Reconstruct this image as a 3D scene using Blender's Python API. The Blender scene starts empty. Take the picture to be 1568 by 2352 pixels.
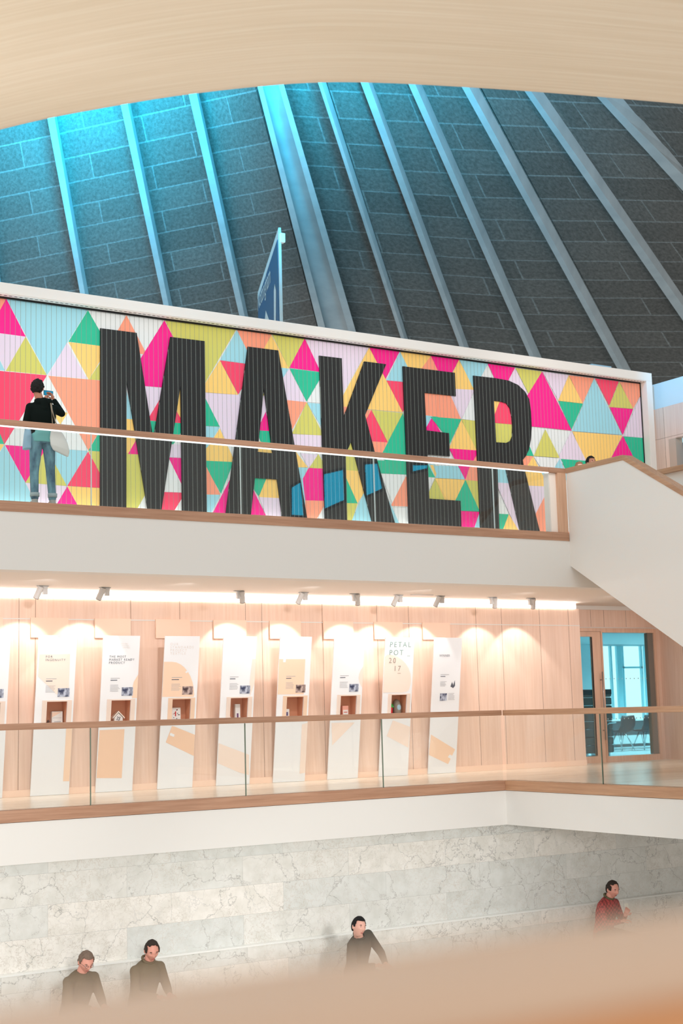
import bpy, bmesh, math, random
from mathutils import Vector, Matrix, noise
from mathutils.geometry import tessellate_polygon
random.seed(7)
sc = bpy.context.scene
COL = sc.collection

# ------------------------------------------------------------ survey of the place
# The hall is laid out in metres: X runs along the galleries, Y away into the hall, Z up; the eye is at the origin.
F, CX, CY = 3267.0, 784.0, 1176.0
def _n(v): return v.normalized()
def _d(u, v): return Vector((u-CX, -(v-CY), -F))
AX = _n(_d(6035, 1495)); AY = _d(-1260, 1690); AY = _n(AY - AX*(AY.dot(AX))); AZ = AX.cross(AY)
ROT = Matrix((AX, AY, AZ))
def ray(u, v): return ROT @ (_d(u, v)/F)
def onY(u, v, Y): r = ray(u, v); return r*(Y/r.y)
def onZ(u, v, Z): r = ray(u, v); return r*(Z/r.z)
def onX(u, v, X): r = ray(u, v); return r*(X/r.x)
def atD(u, v, d): return ray(u, v)*d

# ------------------------------------------------------------ materials
def srgb(c):
    def f(x):
        x /= 255.0
        return x/12.92 if x <= .04045 else ((x+.055)/1.055)**2.4
    return (f(c[0]), f(c[1]), f(c[2]), 1)
MATS = {}
def mat(name, c, rough=.6, metal=0, spec=.5, emis=None, es=0):
    if name in MATS: return MATS[name]
    m = bpy.data.materials.new(name); m.use_nodes = True
    b = m.node_tree.nodes['Principled BSDF']
    b.inputs['Base Color'].default_value = srgb(c)
    b.inputs['Roughness'].default_value = rough; b.inputs['Metallic'].default_value = metal
    b.inputs['Specular IOR Level'].default_value = spec
    if emis: b.inputs['Emission Color'].default_value = srgb(emis); b.inputs['Emission Strength'].default_value = es
    MATS[name] = m; return m
def nodes(m): return m.node_tree.nodes, m.node_tree.links, m.node_tree.nodes['Principled BSDF']
def mixc(N, L, fac, a, b, blend='MIX'):
    x = N.new('ShaderNodeMix'); x.data_type = 'RGBA'; x.blend_type = blend
    for k, v in ((0, fac), (6, a), (7, b)):
        if isinstance(v, (int, float)): x.inputs[k].default_value = v
        elif isinstance(v, tuple): x.inputs[k].default_value = v
        else: L.new(v, x.inputs[k])
    return x.outputs[2]
def ramp(N, L, src, stops):
    r = N.new('ShaderNodeValToRGB'); L.new(src, r.inputs[0])
    e = r.color_ramp.elements
    e[0].position, e[0].color = stops[0]; e[1].position, e[1].color = stops[1]
    for p, c in stops[2:]:
        k = e.new(p); k.color = c
    return r.outputs[0]
def noisy(N, L, scale, vec=None, detail=4, rough=.5, coord='Object', out='Fac'):
    tc = N.new('ShaderNodeTexCoord'); mp = N.new('ShaderNodeMapping'); L.new(tc.outputs[coord], mp.inputs[0])
    if isinstance(scale, tuple): mp.inputs['Scale'].default_value = scale; s = 1
    else: s = scale
    t = N.new('ShaderNodeTexNoise'); L.new(mp.outputs[0], t.inputs['Vector']); t.inputs['Scale'].default_value = s
    t.inputs['Detail'].default_value = detail; t.inputs['Roughness'].default_value = rough
    return t.outputs[out]
def wood(name, c, grain, axis='X', rough=.45, amt=.5):
    m = mat(name, c, rough)
    N, L, b = nodes(m)
    sc_ = {'X': (1.2, 30, 30), 'Z': (25, 25, 1.0), 'Y': (30, 1.2, 30)}[axis]
    n1 = noisy(N, L, sc_, detail=5, rough=.6)
    r = ramp(N, L, n1, [(.3, srgb(grain)), (.68, srgb(c))])
    n2 = noisy(N, L, {'X': (.6, 3, 3), 'Z': (2.2, 2.2, .15), 'Y': (3, .6, 3)}[axis], detail=2)
    r2 = ramp(N, L, n2, [(.35, (.90, .90, .90, 1)), (.65, (1, 1, 1, 1))])
    L.new(mixc(N, L, 1.0, r, r2, 'MULTIPLY'), b.inputs['Base Color'])
    return m
WHITE = mat('white_plaster', (232, 229, 224), .7)
WHITE2 = mat('white_plaster_warm', (236, 229, 221), .7)
FRAMEW = mat('white_painted_frame', (233, 228, 222), .5)
OAKR = wood('oak_handrail', (196, 152, 124), (170, 124, 96), 'X')
OAKY = wood('oak_rail_y', (205, 160, 126), (178, 132, 100), 'Y')
OAKZ = wood('oak_post', (222, 180, 150), (200, 155, 125), 'Z')
CLAD = wood('oak_cladding', (244, 214, 196), (234, 200, 178), 'Z', .5)
CLADU = wood('oak_cladding_upper', (232, 205, 190), (222, 192, 176), 'Z', .5)
FLOORW = wood('pale_wood_floor', (243, 229, 210), (236, 219, 197), 'X', .22)
PALEW = mat('pale_peach_ply', (246, 214, 192), .5)
GROOVE = mat('shadow_gap', (150, 122, 104), .8)
GROOVEL = mat('aluminium_trim', (225, 225, 222), .4)
BLACKM = mat('black_gap', (12, 12, 14), .6)
BOARDW = mat('white_board', (240, 243, 247), .45)
CONC = mat('concrete_rib', (144, 152, 155), .85)
N, L, b = nodes(CONC)
L.new(ramp(N, L, noisy(N, L, 2.0, detail=4), [(.3, srgb((138, 146, 149))), (.7, srgb((152, 159, 162)))]), b.inputs['Base Color'])

def emit(name, c, s):
    m = bpy.data.materials.new(name); m.use_nodes = True
    N = m.node_tree.nodes; N.clear(); o = N.new('ShaderNodeOutputMaterial'); e = N.new('ShaderNodeEmission')
    e.inputs[0].default_value = srgb(c); e.inputs[1].default_value = s
    m.node_tree.links.new(e.outputs[0], o.inputs[0]); return m
def glassm(name, tint, refl=.5, rough=.0):
    m = bpy.data.materials.new(name); m.use_nodes = True
    N = m.node_tree.nodes; L = m.node_tree.links; N.clear()
    o = N.new('ShaderNodeOutputMaterial'); t = N.new('ShaderNodeBsdfTransparent'); g = N.new('ShaderNodeBsdfGlossy')
    t.inputs[0].default_value = tint; g.inputs['Roughness'].default_value = rough
    ge = N.new('ShaderNodeNewGeometry'); dp = N.new('ShaderNodeVectorMath'); dp.operation = 'DOT_PRODUCT'; L.new(ge.outputs['Normal'], dp.inputs[0]); L.new(ge.outputs['Incoming'], dp.inputs[1])
    def mth(op, a, b_=None):
        q_ = N.new('ShaderNodeMath'); q_.operation = op
        if isinstance(a, (int, float)): q_.inputs[0].default_value = a
        else: L.new(a, q_.inputs[0])
        if b_ is not None: q_.inputs[1].default_value = b_
        return q_.outputs[0]
    one = N.new('ShaderNodeMath'); one.operation = 'SUBTRACT'; one.inputs[0].default_value = 1.0; L.new(mth('ABSOLUTE', dp.outputs['Value']), one.inputs[1])
    fr_ = mth('ADD', mth('MULTIPLY', mth('POWER', one.outputs[0], 5.0), .96), .04)
    mu = N.new('ShaderNodeMath'); mu.operation = 'MULTIPLY'; mu.inputs[1].default_value = refl; L.new(fr_, mu.inputs[0])
    x = N.new('ShaderNodeMixShader'); L.new(mu.outputs[0], x.inputs[0]); L.new(t.outputs[0], x.inputs[1]); L.new(g.outputs[0], x.inputs[2])
    L.new(x.outputs[0], o.inputs[0]); return m
GLASS = glassm('balustrade_glass', (.96, .975, .97, 1), 1.0)
GLASSE = mat('glass_edge_green', (110, 128, 112), .2)
GLASSC = glassm('office_glass', (.90, .97, .97, 1), .6)
ACRYL = glassm('clear_acrylic', (.97, .97, .97, 1), .5)
LED = emit('led_strip', (255, 248, 240), 6.0)
LEDC = emit('led_cove', (255, 244, 236), 8.0)

def marble():
    m = mat('marble_slabs', (222, 220, 213), .3)
    N, L, b = nodes(m)
    tc = N.new('ShaderNodeTexCoord'); sp = N.new('ShaderNodeSeparateXYZ'); L.new(tc.outputs['Object'], sp.inputs[0])
    cb = N.new('ShaderNodeCombineXYZ'); L.new(sp.outputs[0], cb.inputs[0]); L.new(sp.outputs[2], cb.inputs[1])
    br = N.new('ShaderNodeTexBrick'); L.new(cb.outputs[0], br.inputs['Vector'])
    br.inputs['Scale'].default_value = 1; br.inputs['Brick Width'].default_value = 1.75; br.inputs['Row Height'].default_value = .40
    br.inputs['Mortar Size'].default_value = .0015; br.inputs['Color1'].default_value = srgb((224, 227, 224)); br.inputs['Color2'].default_value = srgb((246, 242, 235))
    br.inputs['Mortar'].default_value = srgb((190, 190, 186)); br.inputs['Bias'].default_value = .1; br.offset = .37; br.squash = 1
    # each slab shifts its own vein field
    sh = N.new('ShaderNodeVectorMath'); sh.operation = 'MULTIPLY_ADD'; L.new(br.outputs['Color'], sh.inputs[0]); sh.inputs[1].default_value = (9, 7, 5); L.new(cb.outputs[0], sh.inputs[2])
    def vein(scale, dist, width, seed):
        n0 = N.new('ShaderNodeTexNoise'); L.new(sh.outputs[0], n0.inputs['Vector']); n0.inputs['Scale'].default_value = scale*.7; n0.inputs['Detail'].default_value = 9; n0.inputs['Roughness'].default_value = .6
        ad = N.new('ShaderNodeVectorMath'); ad.operation = 'MULTIPLY_ADD'; L.new(n0.outputs['Color'], ad.inputs[0]); ad.inputs[1].default_value = (dist, dist, dist); L.new(sh.outputs[0], ad.inputs[2])
        v = N.new('ShaderNodeTexVoronoi'); v.feature = 'DISTANCE_TO_EDGE'; L.new(ad.outputs[0], v.inputs['Vector']); v.inputs['Scale'].default_value = scale
        return ramp(N, L, v.outputs['Distance'], [(0, (0, 0, 0, 1)), (width, (1, 1, 1, 1))])
    v1 = vein(5.5, 1.1, .05, 1); v2 = vein(1.1, 1.7, .010, 2); v0 = vein(2.2, 1.5, .022, 3)
    n3 = N.new('ShaderNodeTexNoise'); L.new(sh.outputs[0], n3.inputs['Vector']); n3.inputs['Scale'].default_value = 1.2; n3.inputs['Detail'].default_value = 5
    k = ramp(N, L, n3.outputs[0], [(.42, (0, 0, 0, 1)), (.62, (1, 1, 1, 1))])
    c1 = mixc(N, L, k, srgb((212, 204, 194)), br.outputs['Color'])
    c0_ = mixc(N, L, k, br.outputs['Color'], srgb((206, 204, 200)))
    base = mixc(N, L, v1, c1, br.outputs['Color'])
    base = mixc(N, L, v0, c0_, base)
    base = mixc(N, L, v2, srgb((186, 184, 180)), base)
    n4 = N.new('ShaderNodeTexNoise'); L.new(sh.outputs[0], n4.inputs['Vector']); n4.inputs['Scale'].default_value = 5; n4.inputs['Detail'].default_value = 6
    cl = ramp(N, L, n4.outputs[0], [(.35, (.90, .90, .885, 1)), (.6, (1, 1, 1, 1))])
    L.new(mixc(N, L, 1.0, base, cl, 'MULTIPLY'), b.inputs['Base Color'])
    return m
MARBLE = marble()

def roofboards():
    m = mat('woodwool_roof_boards', (92, 95, 97), .95, spec=.1)
    N, L, b = nodes(m)
    tc = N.new('ShaderNodeTexCoord')
    br = N.new('ShaderNodeTexBrick'); L.new(tc.outputs['UV'], br.inputs['Vector'])
    br.inputs['Scale'].default_value = 1; br.inputs['Brick Width'].default_value = 4.3; br.inputs['Row Height'].default_value = 1.0
    br.inputs['Mortar Size'].default_value = .035; br.inputs['Mortar Smooth'].default_value = .3
    br.inputs['Color1'].default_value = srgb((84, 82, 79)); br.inputs['Color2'].default_value = srgb((94, 92, 89)); br.inputs['Mortar'].default_value = srgb((112, 114, 113))
    sp = noisy(N, L, 7.0, detail=6, rough=.8, coord='UV')
    c = ramp(N, L, sp, [(.35, (.60, .60, .60, 1)), (.66, (1.3, 1.3, 1.3, 1))])
    L.new(mixc(N, L, 1.0, br.outputs['Color'], c, 'MULTIPLY'), b.inputs['Base Color'])
    return m
ROOFM = roofboards()

def soffitm():
    m = mat('board_marked_soffit', (222, 200, 170), .75, spec=.2)
    N, L, b = nodes(m)
    n1 = noisy(N, L, (.45, 26, 1), detail=6, rough=.65, coord='UV')
    c = ramp(N, L, n1, [(.2, srgb((222, 203, 178))), (.5, srgb((231, 213, 190))), (.85, srgb((242, 231, 212)))])
    n2 = noisy(N, L, (.35, .8, 1), detail=3, coord='UV')
    c2 = ramp(N, L, n2, [(.35, (.95, .94, .92, 1)), (.65, (1, 1, 1, 1))])
    L.new(mixc(N, L, 1.0, c, c2, 'MULTIPLY'), b.inputs['Base Color'])
    return m
SOFFIT = soffitm()

# ------------------------------------------------------------ object helpers
def tag(o, label=None, cat=None, group=None, kind=None):
    if label: o['label'] = label
    if cat: o['category'] = cat
    if group: o['group'] = group
    if kind: o['kind'] = kind
    return o
def empty(name, loc, label=None, cat=None, group=None, kind=None):
    o = bpy.data.objects.new(name, None); o.location = loc; o.empty_display_size = .1; COL.objects.link(o)
    return tag(o, label, cat, group, kind)
def worldloc(o):
    v = Vector((0, 0, 0))
    while o is not None: v += o.location; o = o.parent
    return v
def link(name, verts, faces, mats, parent=None, origin=None, fm=None, smooth=False):
    """verts in world metres"""
    if not isinstance(mats, (list, tuple)): mats = [mats]
    po = worldloc(parent) if parent else Vector((0, 0, 0))
    if origin is None:
        if parent is None:
            xs = [Vector(v) for v in verts]
            origin = Vector(((min(v.x for v in xs)+max(v.x for v in xs))/2, (min(v.y for v in xs)+max(v.y for v in xs))/2, min(v.z for v in xs)))
        else: origin = po
    origin = Vector(origin)
    me = bpy.data.meshes.new(name)
    me.from_pydata([tuple(Vector(v)-origin) for v in verts], [], faces)
    for m in mats: me.materials.append(m)
    if fm:
        for p, k in zip(me.polygons, fm): p.material_index = k
    bm = bmesh.new(); bm.from_mesh(me); bmesh.ops.recalc_face_normals(bm, faces=bm.faces); bm.to_mesh(me); bm.free()
    if smooth:
        for p in me.polygons: p.use_smooth = True
    o = bpy.data.objects.new(name, me); o.location = origin-po; COL.objects.link(o); o.parent = parent
    return o
class MB:
    def __init__(s): s.v = []; s.f = []; s.m = []
    def add(s, vs, fs, m=0):
        k = len(s.v); s.v += [Vector(v) for v in vs]; s.f += [tuple(i+k for i in f) for f in fs]; s.m += [m]*len(fs); return s
    def box(s, x0, x1, y0, y1, z0, z1, m=0):
        return s.add([(x0, y0, z0), (x1, y0, z0), (x1, y1, z0), (x0, y1, z0), (x0, y0, z1), (x1, y0, z1), (x1, y1, z1), (x0, y1, z1)],
                     [(0, 3, 2, 1), (4, 5, 6, 7), (0, 1, 5, 4), (1, 2, 6, 5), (2, 3, 7, 6), (3, 0, 4, 7)], m)
    def hexa(s, a, b, m=0):
        """two matching loops -> closed prism"""
        n = len(a); vs = list(a)+list(b)
        fs = [tuple(range(n))[::-1], tuple(range(n, 2*n))]+[(i, (i+1) % n, n+(i+1) % n, n+i) for i in range(n)]
        return s.add(vs, fs, m)
    def tube(s, pts, r, m=0, n=8, caps=True):
        pts = [Vector(p) for p in pts]; rs = r if isinstance(r, (list, tuple)) else [r]*len(pts)
        rings = []; up = Vector((0, 0, 1))
        for i, p in enumerate(pts):
            d = (pts[min(i+1, len(pts)-1)]-pts[max(i-1, 0)]).normalized()
            a = d.cross(up)
            if a.length < 1e-3: a = d.cross(Vector((1, 0, 0)))
            a.normalize(); c = d.cross(a)
            rings.append([p+(a*math.cos(t)+c*math.sin(t))*rs[i] for t in [2*math.pi*k/n for k in range(n)]])
        vs = [v for R_ in rings for v in R_]; fs = []
        for i in range(len(rings)-1):
            for k in range(n): fs.append((i*n+k, i*n+(k+1) % n, (i+1)*n+(k+1) % n, (i+1)*n+k))
        if caps: fs += [tuple(range(n))[::-1], tuple(range((len(rings)-1)*n, len(rings)*n))]
        return s.add(vs, fs, m)
    def ell(s, c, r, m=0, n=12, k=8, rot=None):
        vs = []; fs = []; c = Vector(c)
        for j in range(k+1):
            ph = math.pi*j/k
            for i in range(n):
                th = 2*math.pi*i/n
                v = Vector((r[0]*math.sin(ph)*math.cos(th), r[1]*math.sin(ph)*math.sin(th), r[2]*math.cos(ph)))
                if rot: v = rot @ v
                vs.append(c+v)
        for j in range(k):
            for i in range(n): fs.append((j*n+i, j*n+(i+1) % n, (j+1)*n+(i+1) % n, (j+1)*n+i))
        s.add(vs, fs, m); return s
    def build(s, name, mats, parent=None, origin=None, smooth=False, bevel=0):
        o = link(name, s.v, s.f, mats, parent, origin, s.m, smooth)
        if bevel:
            md = o.modifiers.new('b', 'BEVEL'); md.width = bevel; md.segments = 2; md.limit_method = 'ANGLE'
        return o
def bx(name, x0, x1, y0, y1, z0, z1, m, parent=None, bevel=0):
    return MB().box(x0, x1, y0, y1, z0, z1).build(name, m, parent, bevel=bevel)
def struct(o): o['kind'] = 'structure'; return o
def textobj(s, size, p, ux, uy, m, parent, name='lettering', spacing=1.0, thick=.002):
    cu = bpy.data.curves.new('t', 'FONT'); cu.body = s; cu.size = size; cu.space_character = spacing; cu.resolution_u = 3
    o = bpy.data.objects.new('t', cu); COL.objects.link(o)
    dg = bpy.context.evaluated_depsgraph_get(); me = bpy.data.meshes.new_from_object(o.evaluated_get(dg))
    vs = [Vector(p)+ux*v.co.x+uy*v.co.y for v in me.vertices]; fs = [tuple(q.vertices) for q in me.polygons]
    bpy.data.objects.remove(o); bpy.data.curves.remove(cu); bpy.data.meshes.remove(me)
    nrm = ux.cross(uy)*thick
    n = len(vs); allv = vs+[v+nrm for v in vs]
    return link(name, [v+nrm for v in vs], fs, m, parent)

# ------------------------------------------------------------ key planes
YL, YU, YW, YD, YM = 17.8, 18.2, 20.93, 21.55, 21.3
XC = 14.09      # corner of the lower gallery
XS = 16.0       # stair balustrade
XE = 21.25      # end wall
ZF, ZS, ZU, ZG = -1.13, 1.98, 2.885, -4.2
X0 = 1.0

# floors, fascias, soffit
m = MB().box(X0, XE+.3, YL, 23, ZF-.12, ZF).box(XC, XE+.3, 6, YL, ZF-.12, ZF)
struct(m.build('floor', FLOORW))
m = MB().box(X0, XC, YL-.0, YL+.3, -1.80, -1.28).box(XC, XC+.3, 6, YL+.3, -1.80, -1.28)
struct(m.build('wall_front_lower', WHITE))
m = MB().box(X0, XC+.3, YL+.3, 21, -1.8, -1.26).box(XC+.3, XE, 6, 21, -1.8, -1.26)
struct(m.build('ceiling_ground', WHITE))
m = MB().box(X0, XE, YU, YU+.3, ZS, 2.76)
struct(m.build('wall_front_upper', WHITE))
m = MB().box(X0, XE, YU+.3, 22.2, ZS, 2.7)
struct(m.build('ceiling_gallery', WHITE2))
m = MB().box(X0, XE, YU+.02, 21.6, 2.7, ZU)
struct(m.build('floor_upper', FLOORW))
struct(bx('floor_ground', X0-2, 26, 2, 18.3, ZG-.1, ZG, wood('ground_wood', (238, 230, 220), (226, 216, 204), 'X')))

# lower wood wall with joints
WE = 18.55
w = MB(); w.box(X0, WE, YW, YD+.2, ZF, 1.858)
jx = [3.2, 5.3, 7.36, 7.62, 9.2, 10.06, 11.27, 11.58, 12.77, 13.9, 14.58, 16.09, 16.69, 17.61, 18.33]
for i, x in enumerate(jx): w.box(x*.9967-.004, x*.9967+.004, YW-.001, YW+.01, ZF+.1, 1.858, 1)
w.box(X0, WE, YW-.003, YW+.01, 1.526, 1.540, 2)
struct(w.build('wall_back', [CLAD, GROOVE, GROOVEL]))
struct(bx('baseboard_back', X0, WE, YW-.018, YW-.0005, ZF+.001, ZF+.10, PALEW))
led = bx('led_cove_light', X0, 18.46, YW-.02, YW+.2, 1.860, 1.975, LEDC)
tag(led, 'long glowing linear cove light between white gallery soffit and wood wall', 'light')

# door wall (set back)
w = MB()
w.box(WE, XE, YD, YD+.2, 1.53, 1.90).box(21.14, XE, YD, YD+.2, ZF, 1.53)
for x in (19.4, 19.75, 20.35): w.box(x-.004, x+.004, YD-.001, YD+.01, 1.56, 1.9, 1)
w.box(WE, XE, YD-.003, YD+.01, 1.538, 1.551, 2)
struct(w.build('wall_office', [CLAD, GROOVE, GROOVEL]))
struct(bx('trim_1', WE, XE, YD-.03, YD+.3, 1.90, 1.979, WHITE))
w = MB().box(XE, XE+.2, 6, YD+.2, ZF, ZS)
for y in (16.5, 18.0, 19.5, 20.9): w.box(XE-.001, XE+.01, y-.004, y+.004, ZF+.1, ZS, 1)
w.box(XE-.003, XE+.01, 6, YD, 1.535, 1.548, 2)
struct(w.build('wall_right', [CLAD, GROOVE, GROOVEL]))

# glazed office door
dr = empty('door_1', (19.05, YD, ZF)); dr['kind'] = 'structure'
OAKD = wood('oak_door', (236, 200, 176), (222, 180, 154), 'Z')
m = MB().box(18.6, 18.9, YD-.01, YD+.06, ZF, 1.462).box(19.40, 19.62, YD-.01, YD+.06, ZF, 1.462).box(18.9, 19.40, YD-.01, YD+.06, 1.36, 1.462).box(18.9, 19.40, YD-.01, YD+.06, ZF, -1.0)
m.build('door_leaf', OAKD, dr)
bx('door_glass', 18.9, 19.40, YD+.02, YD+.03, -1.0, 1.36, GLASSC, dr)
bx('door_edge_seal', 19.37, 19.398, YD-.012, YD-.005, -.98, 1.35, mat('dark_seal', (44, 38, 40), .6), dr)
m = MB(); m.tube([(19.57, YD-.075, -.69), (19.57, YD-.075, .66)], .013, n=10).tube([(19.57, YD-.075, .50), (19.57, YD, .50)], .010).tube([(19.57, YD-.075, -.50), (19.57, YD, -.50)], .010)
m.build('door_handle', mat('brushed_steel', (176, 170, 165), .35, .8), dr, smooth=True)
wn = empty('window_1', (20.3, YD, ZF)); wn['kind'] = 'structure'
m = MB().box(19.62, 19.66, YD-.03, YD+.12, ZF, 1.53).box(21.07, 21.14, YD-.03, YD+.12, ZF, 1.53).box(19.66, 21.07, YD-.03, YD+.12, 1.445, 1.53).box(19.66, 21.07, YD-.03, YD+.12, ZF, -1.015)
m.box(18.6, 19.62, YD-.03, YD+.1, 1.466, 1.53)
m.build('window_frame', OAKD, wn)
bx('side_infill', 20.925, 21.068, YD+.0, YD+.1, -1.01, 1.44, mat('grey_office_panel', (128, 122, 114), .7), wn)
bx('window_glass', 19.66, 20.92, YD+.03, YD+.045, -1.015, 1.445, GLASSC, wn)
m = MB()
for r_, zz in ((.014, .52), (.014, -.28)):
    for k in range(11):
        x = 19.75+k*.11; m.tube([(x, YD+.026, zz), (x, YD+.0285, zz)], r_, n=12)
m.build('glass_manifestation_dot', mat('frosted_dot', (190, 215, 222), .5), wn)

# office room beyond
CY1 = mat('office_wall_paint', (214, 236, 240), .7)
YO = 29.0
def xo(u, v, Y=YO): return onY(u, v, Y).x
def zo(u, v, Y=YO): return onY(u, v, Y).z
wx0, wx1, wz0, wz1 = xo(1378, 1570), xo(1487, 1570)+1.2, zo(1440, 1656), zo(1440, 1484)
m = MB().box(18.6, 18.7, YD+.2, YO+.2, ZF, 1.62).box(33, 33.1, YD+.3, YO+.2, ZF, 1.62)
m.box(18.7, 33, YO, YO+.2, ZF, wz0).box(18.7, wx0, YO, YO+.2, wz0, wz1).box(18.7, 33, YO, YO+.2, wz1, 1.9).box(wx1, 33, YO, YO+.2, wz0, wz1)
struct(m.build('wall_office_back', CY1))
struct(bx('ceiling_office', 18.6, 33, YD+.2, YO+.2, 1.62, 1.75, mat('office_ceiling', (200, 225, 230), .7)))
struct(bx('floor_office', 18.6, 33, YD+.12, YO+.2, ZF-.1, ZF+.002, mat('office_floor', (168, 190, 196), .4)))
struct(bx('wall_office_front', XE+.2, 33, YD, YD+.2, ZF, 1.75, CY1))
DAY = emit('daylight_sky', (190, 242, 250), 1.5)
w2 = empty('window_2', ((wx0+wx1)/2, YO+.05, wz0)); w2['kind'] = 'structure'
bx('window_pane', wx0, wx1, YO+.10, YO+.12, wz0, wz1, DAY, w2)
m = MB()
for u0_, u1_ in ((1404, 1407), (1419, 1429), (1432, 1434), (1474, 1477), (1483, 1488)): m.box(xo(u0_, 1570), xo(u1_, 1570), YO-.02, YO+.06, wz0, wz1)
m.box(xo(1429, 1570), xo(1477, 1570), YO-.02, YO+.06, zo(1450, 1535), zo(1450, 1531)).box(wx0, wx1, YO-.1, YO+.05, wz0-.05, wz0)
m.build('window_frame', mat('window_frame_pale', (160, 220, 230), .5), w2)
DARKCH = mat('dark_teal_shell', (46, 66, 72), .5); CHROME = mat('chrome_wire', (205, 222, 226), .25, .9)
def office_chair(x, y, lab, first=None):
    if first is not None:
        r = first.copy(); COL.objects.link(r); r.location = (x, y, ZF+.003); r['label'] = lab
        for ch in first.children:
            c = ch.copy(); COL.objects.link(c); c.parent = r
        return r
    t = empty('shell_chair', (x, y, ZF+.003), lab, 'chair', 'office shell chairs')
    m = MB(); R_ = []
    prof = [(-.23, .50), (-.20, .46), (-.05, .44), (.10, .445), (.18, .50), (.215, .62), (.235, .76), (.24, .86)]
    for yy, zz in prof:
        wd = .235 if zz < .6 else (.23 if zz < .8 else .19)
        R_.append([(x+wd*s_, y-yy-(.05*(abs(s_)**2) if zz > .5 else 0), ZF+zz+.05*(abs(s_)**3 if zz < .5 else 0)) for s_ in (-1, -.6, -.2, .2, .6, 1)])
    vs = [v for r_ in R_ for v in r_]; n = 6; fs = [(i*n+k, i*n+k+1, (i+1)*n+k+1, (i+1)*n+k) for i in range(len(R_)-1) for k in range(n-1)]
    m.add(vs, fs); s_ = m.build('seat_shell', DARKCH, t, smooth=True)
    md = s_.modifiers.new('s', 'SOLIDIFY'); md.thickness = .02
    for sx in (-1, 1):
        for sy in (-1, 1):
            q = MB(); q.tube([(x+sx*.09, y+sy*.08, ZF+.45), (x+sx*.22, y+sy*.22, ZF+.004)], .008, n=6).tube([(x+sx*.02, y+sy*.12, ZF+.45), (x+sx*.22, y+sy*.22, ZF+.004)], .008, n=6)
            q.build('leg', CHROME, t, smooth=True)
    return t
c0 = office_chair(onY(1426, 1690, 26.3).x, 26.3, 'dark shell chair with wire legs, nearer the office door handle, at the window counter')
office_chair(onY(1478, 1690, 26.3).x, 26.3, 'dark shell chair with wire legs, nearer the right edge of the office glass', c0)
xt = xo(1430, 1660, 27.2)
tb = empty('window_table', (xt, 27.2, ZF), 'white table behind the two dark shell chairs in the office', 'table')
bx('tabletop', xt-1.1, xt+2.2, 26.8, 27.6, ZF+.72, ZF+.76, mat('white_tabletop', (232, 244, 246), .4), tb)
bx('apron', xt-1.0, xt+2.1, 27.3, 27.34, ZF+.35, ZF+.72, mat('grey_apron', (120, 140, 146), .6), tb)
for x in (xt-1.0, xt+2.1):
    for y in (26.9, 27.5): bx('leg', x-.02, x+.02, y-.02, y+.02, ZF+.002, ZF+.72, CHROME, tb)
ba, bb = xo(1338, 1660, 24.1), xo(1404, 1660, 24.1)
sf = empty('padded_booth', ((ba+bb)/2, 24.1, ZF), 'tall dark ribbed padded booth seat behind the wooden office door', 'seat')
m = MB()
for k in range(8): m.box(ba, bb, 24.05, 24.20, ZF+.08+k*.175, ZF+.08+k*.175+.168)
m.build('backrest', mat('ribbed_grey_fabric', (92, 108, 108), .8), sf, bevel=.03)
bx('top_panel', ba, bb, 24.04, 24.21, ZF+1.48, zo(1350, 1597, 24.1), mat('dark_fabric_top', (30, 66, 74), .8), sf, bevel=.02)
bx('seat', ba, bb, 24.2, 24.75, ZF+.28, ZF+.45, mat('ribbed_grey_fabric2', (78, 92, 92), .8), sf, bevel=.04)
m = MB().tube([(ba+.25, 23.6, ZF+.02), (ba+.25, 23.6, ZF+.68), (ba+.30, 23.6, ZF+.73), (ba+.7, 23.8, ZF+.74), (bb+.02, 24.0, ZF+.74)], .014)
m.build('arm_rail', CHROME, sf, smooth=True)
for xx in (ba+.1, bb-.1): bx('foot', xx-.02, xx+.02, 24.1, 24.7, ZF+.003, ZF+.28, CHROME, sf)
tag(bx('radiator', wx0+.2, wx1-.2, YO-.2, YO-.06, ZF+.08, ZF+.6, mat('white_radiator', (225, 236, 238), .5)), 'white radiator under the office window sill', 'radiator')
# ------------------------------------------------------------ glass balustrades
GLASSEW = mat('glass_edge_pale', (206, 222, 222), .2)
def glass_rail(name, lab, A, B, zt, zk, zkb, joints, inward, railm, led_m=None, zh=.08, kerbd=.16):
    """A->B in plan, vertical front plane; inward = unit vector behind it"""
    A = Vector((A[0], A[1], 0)); B = Vector((B[0], B[1], 0)); d = (B-A).normalized(); Lg = (B-A).length; n = Vector((inward[0], inward[1], 0))
    t = empty(name, (A.x, A.y, zk), lab, 'balustrade')
    def slab(nm, s0, s1, n0, n1, z0, z1, mm, bevel=0):
        q = [A+d*s0+n*n0, A+d*s1+n*n0, A+d*s1+n*n1, A+d*s0+n*n1]
        return MB().hexa([Vector((v.x, v.y, z0)) for v in q], [Vector((v.x, v.y, z1)) for v in q]).build(nm, mm, t, bevel=bevel)
    slab('handrail', 0, Lg, -.0, .07, zt-zh, zt, railm, .006)
    slab('kerb', 0, Lg, -.012, kerbd, zkb, zk, railm, .003)
    if led_m: slab('led_strip', 0, Lg, .01, .055, zt-zh-.014, zt-zh-.001, led_m)
    js = [0]+joints+[Lg]
    for i in range(len(js)-1):
        g = slab('glass_pane', js[i]+.006, js[i+1]-.006, .025, .04, zk-.0, zt-zh, GLASS)
        if i: slab('pane_edge', js[i]-.006, js[i]+.006, .024, .041, zk+.002, zt-zh-.002, GLASSEW if led_m else GLASSE)
    return t
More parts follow.
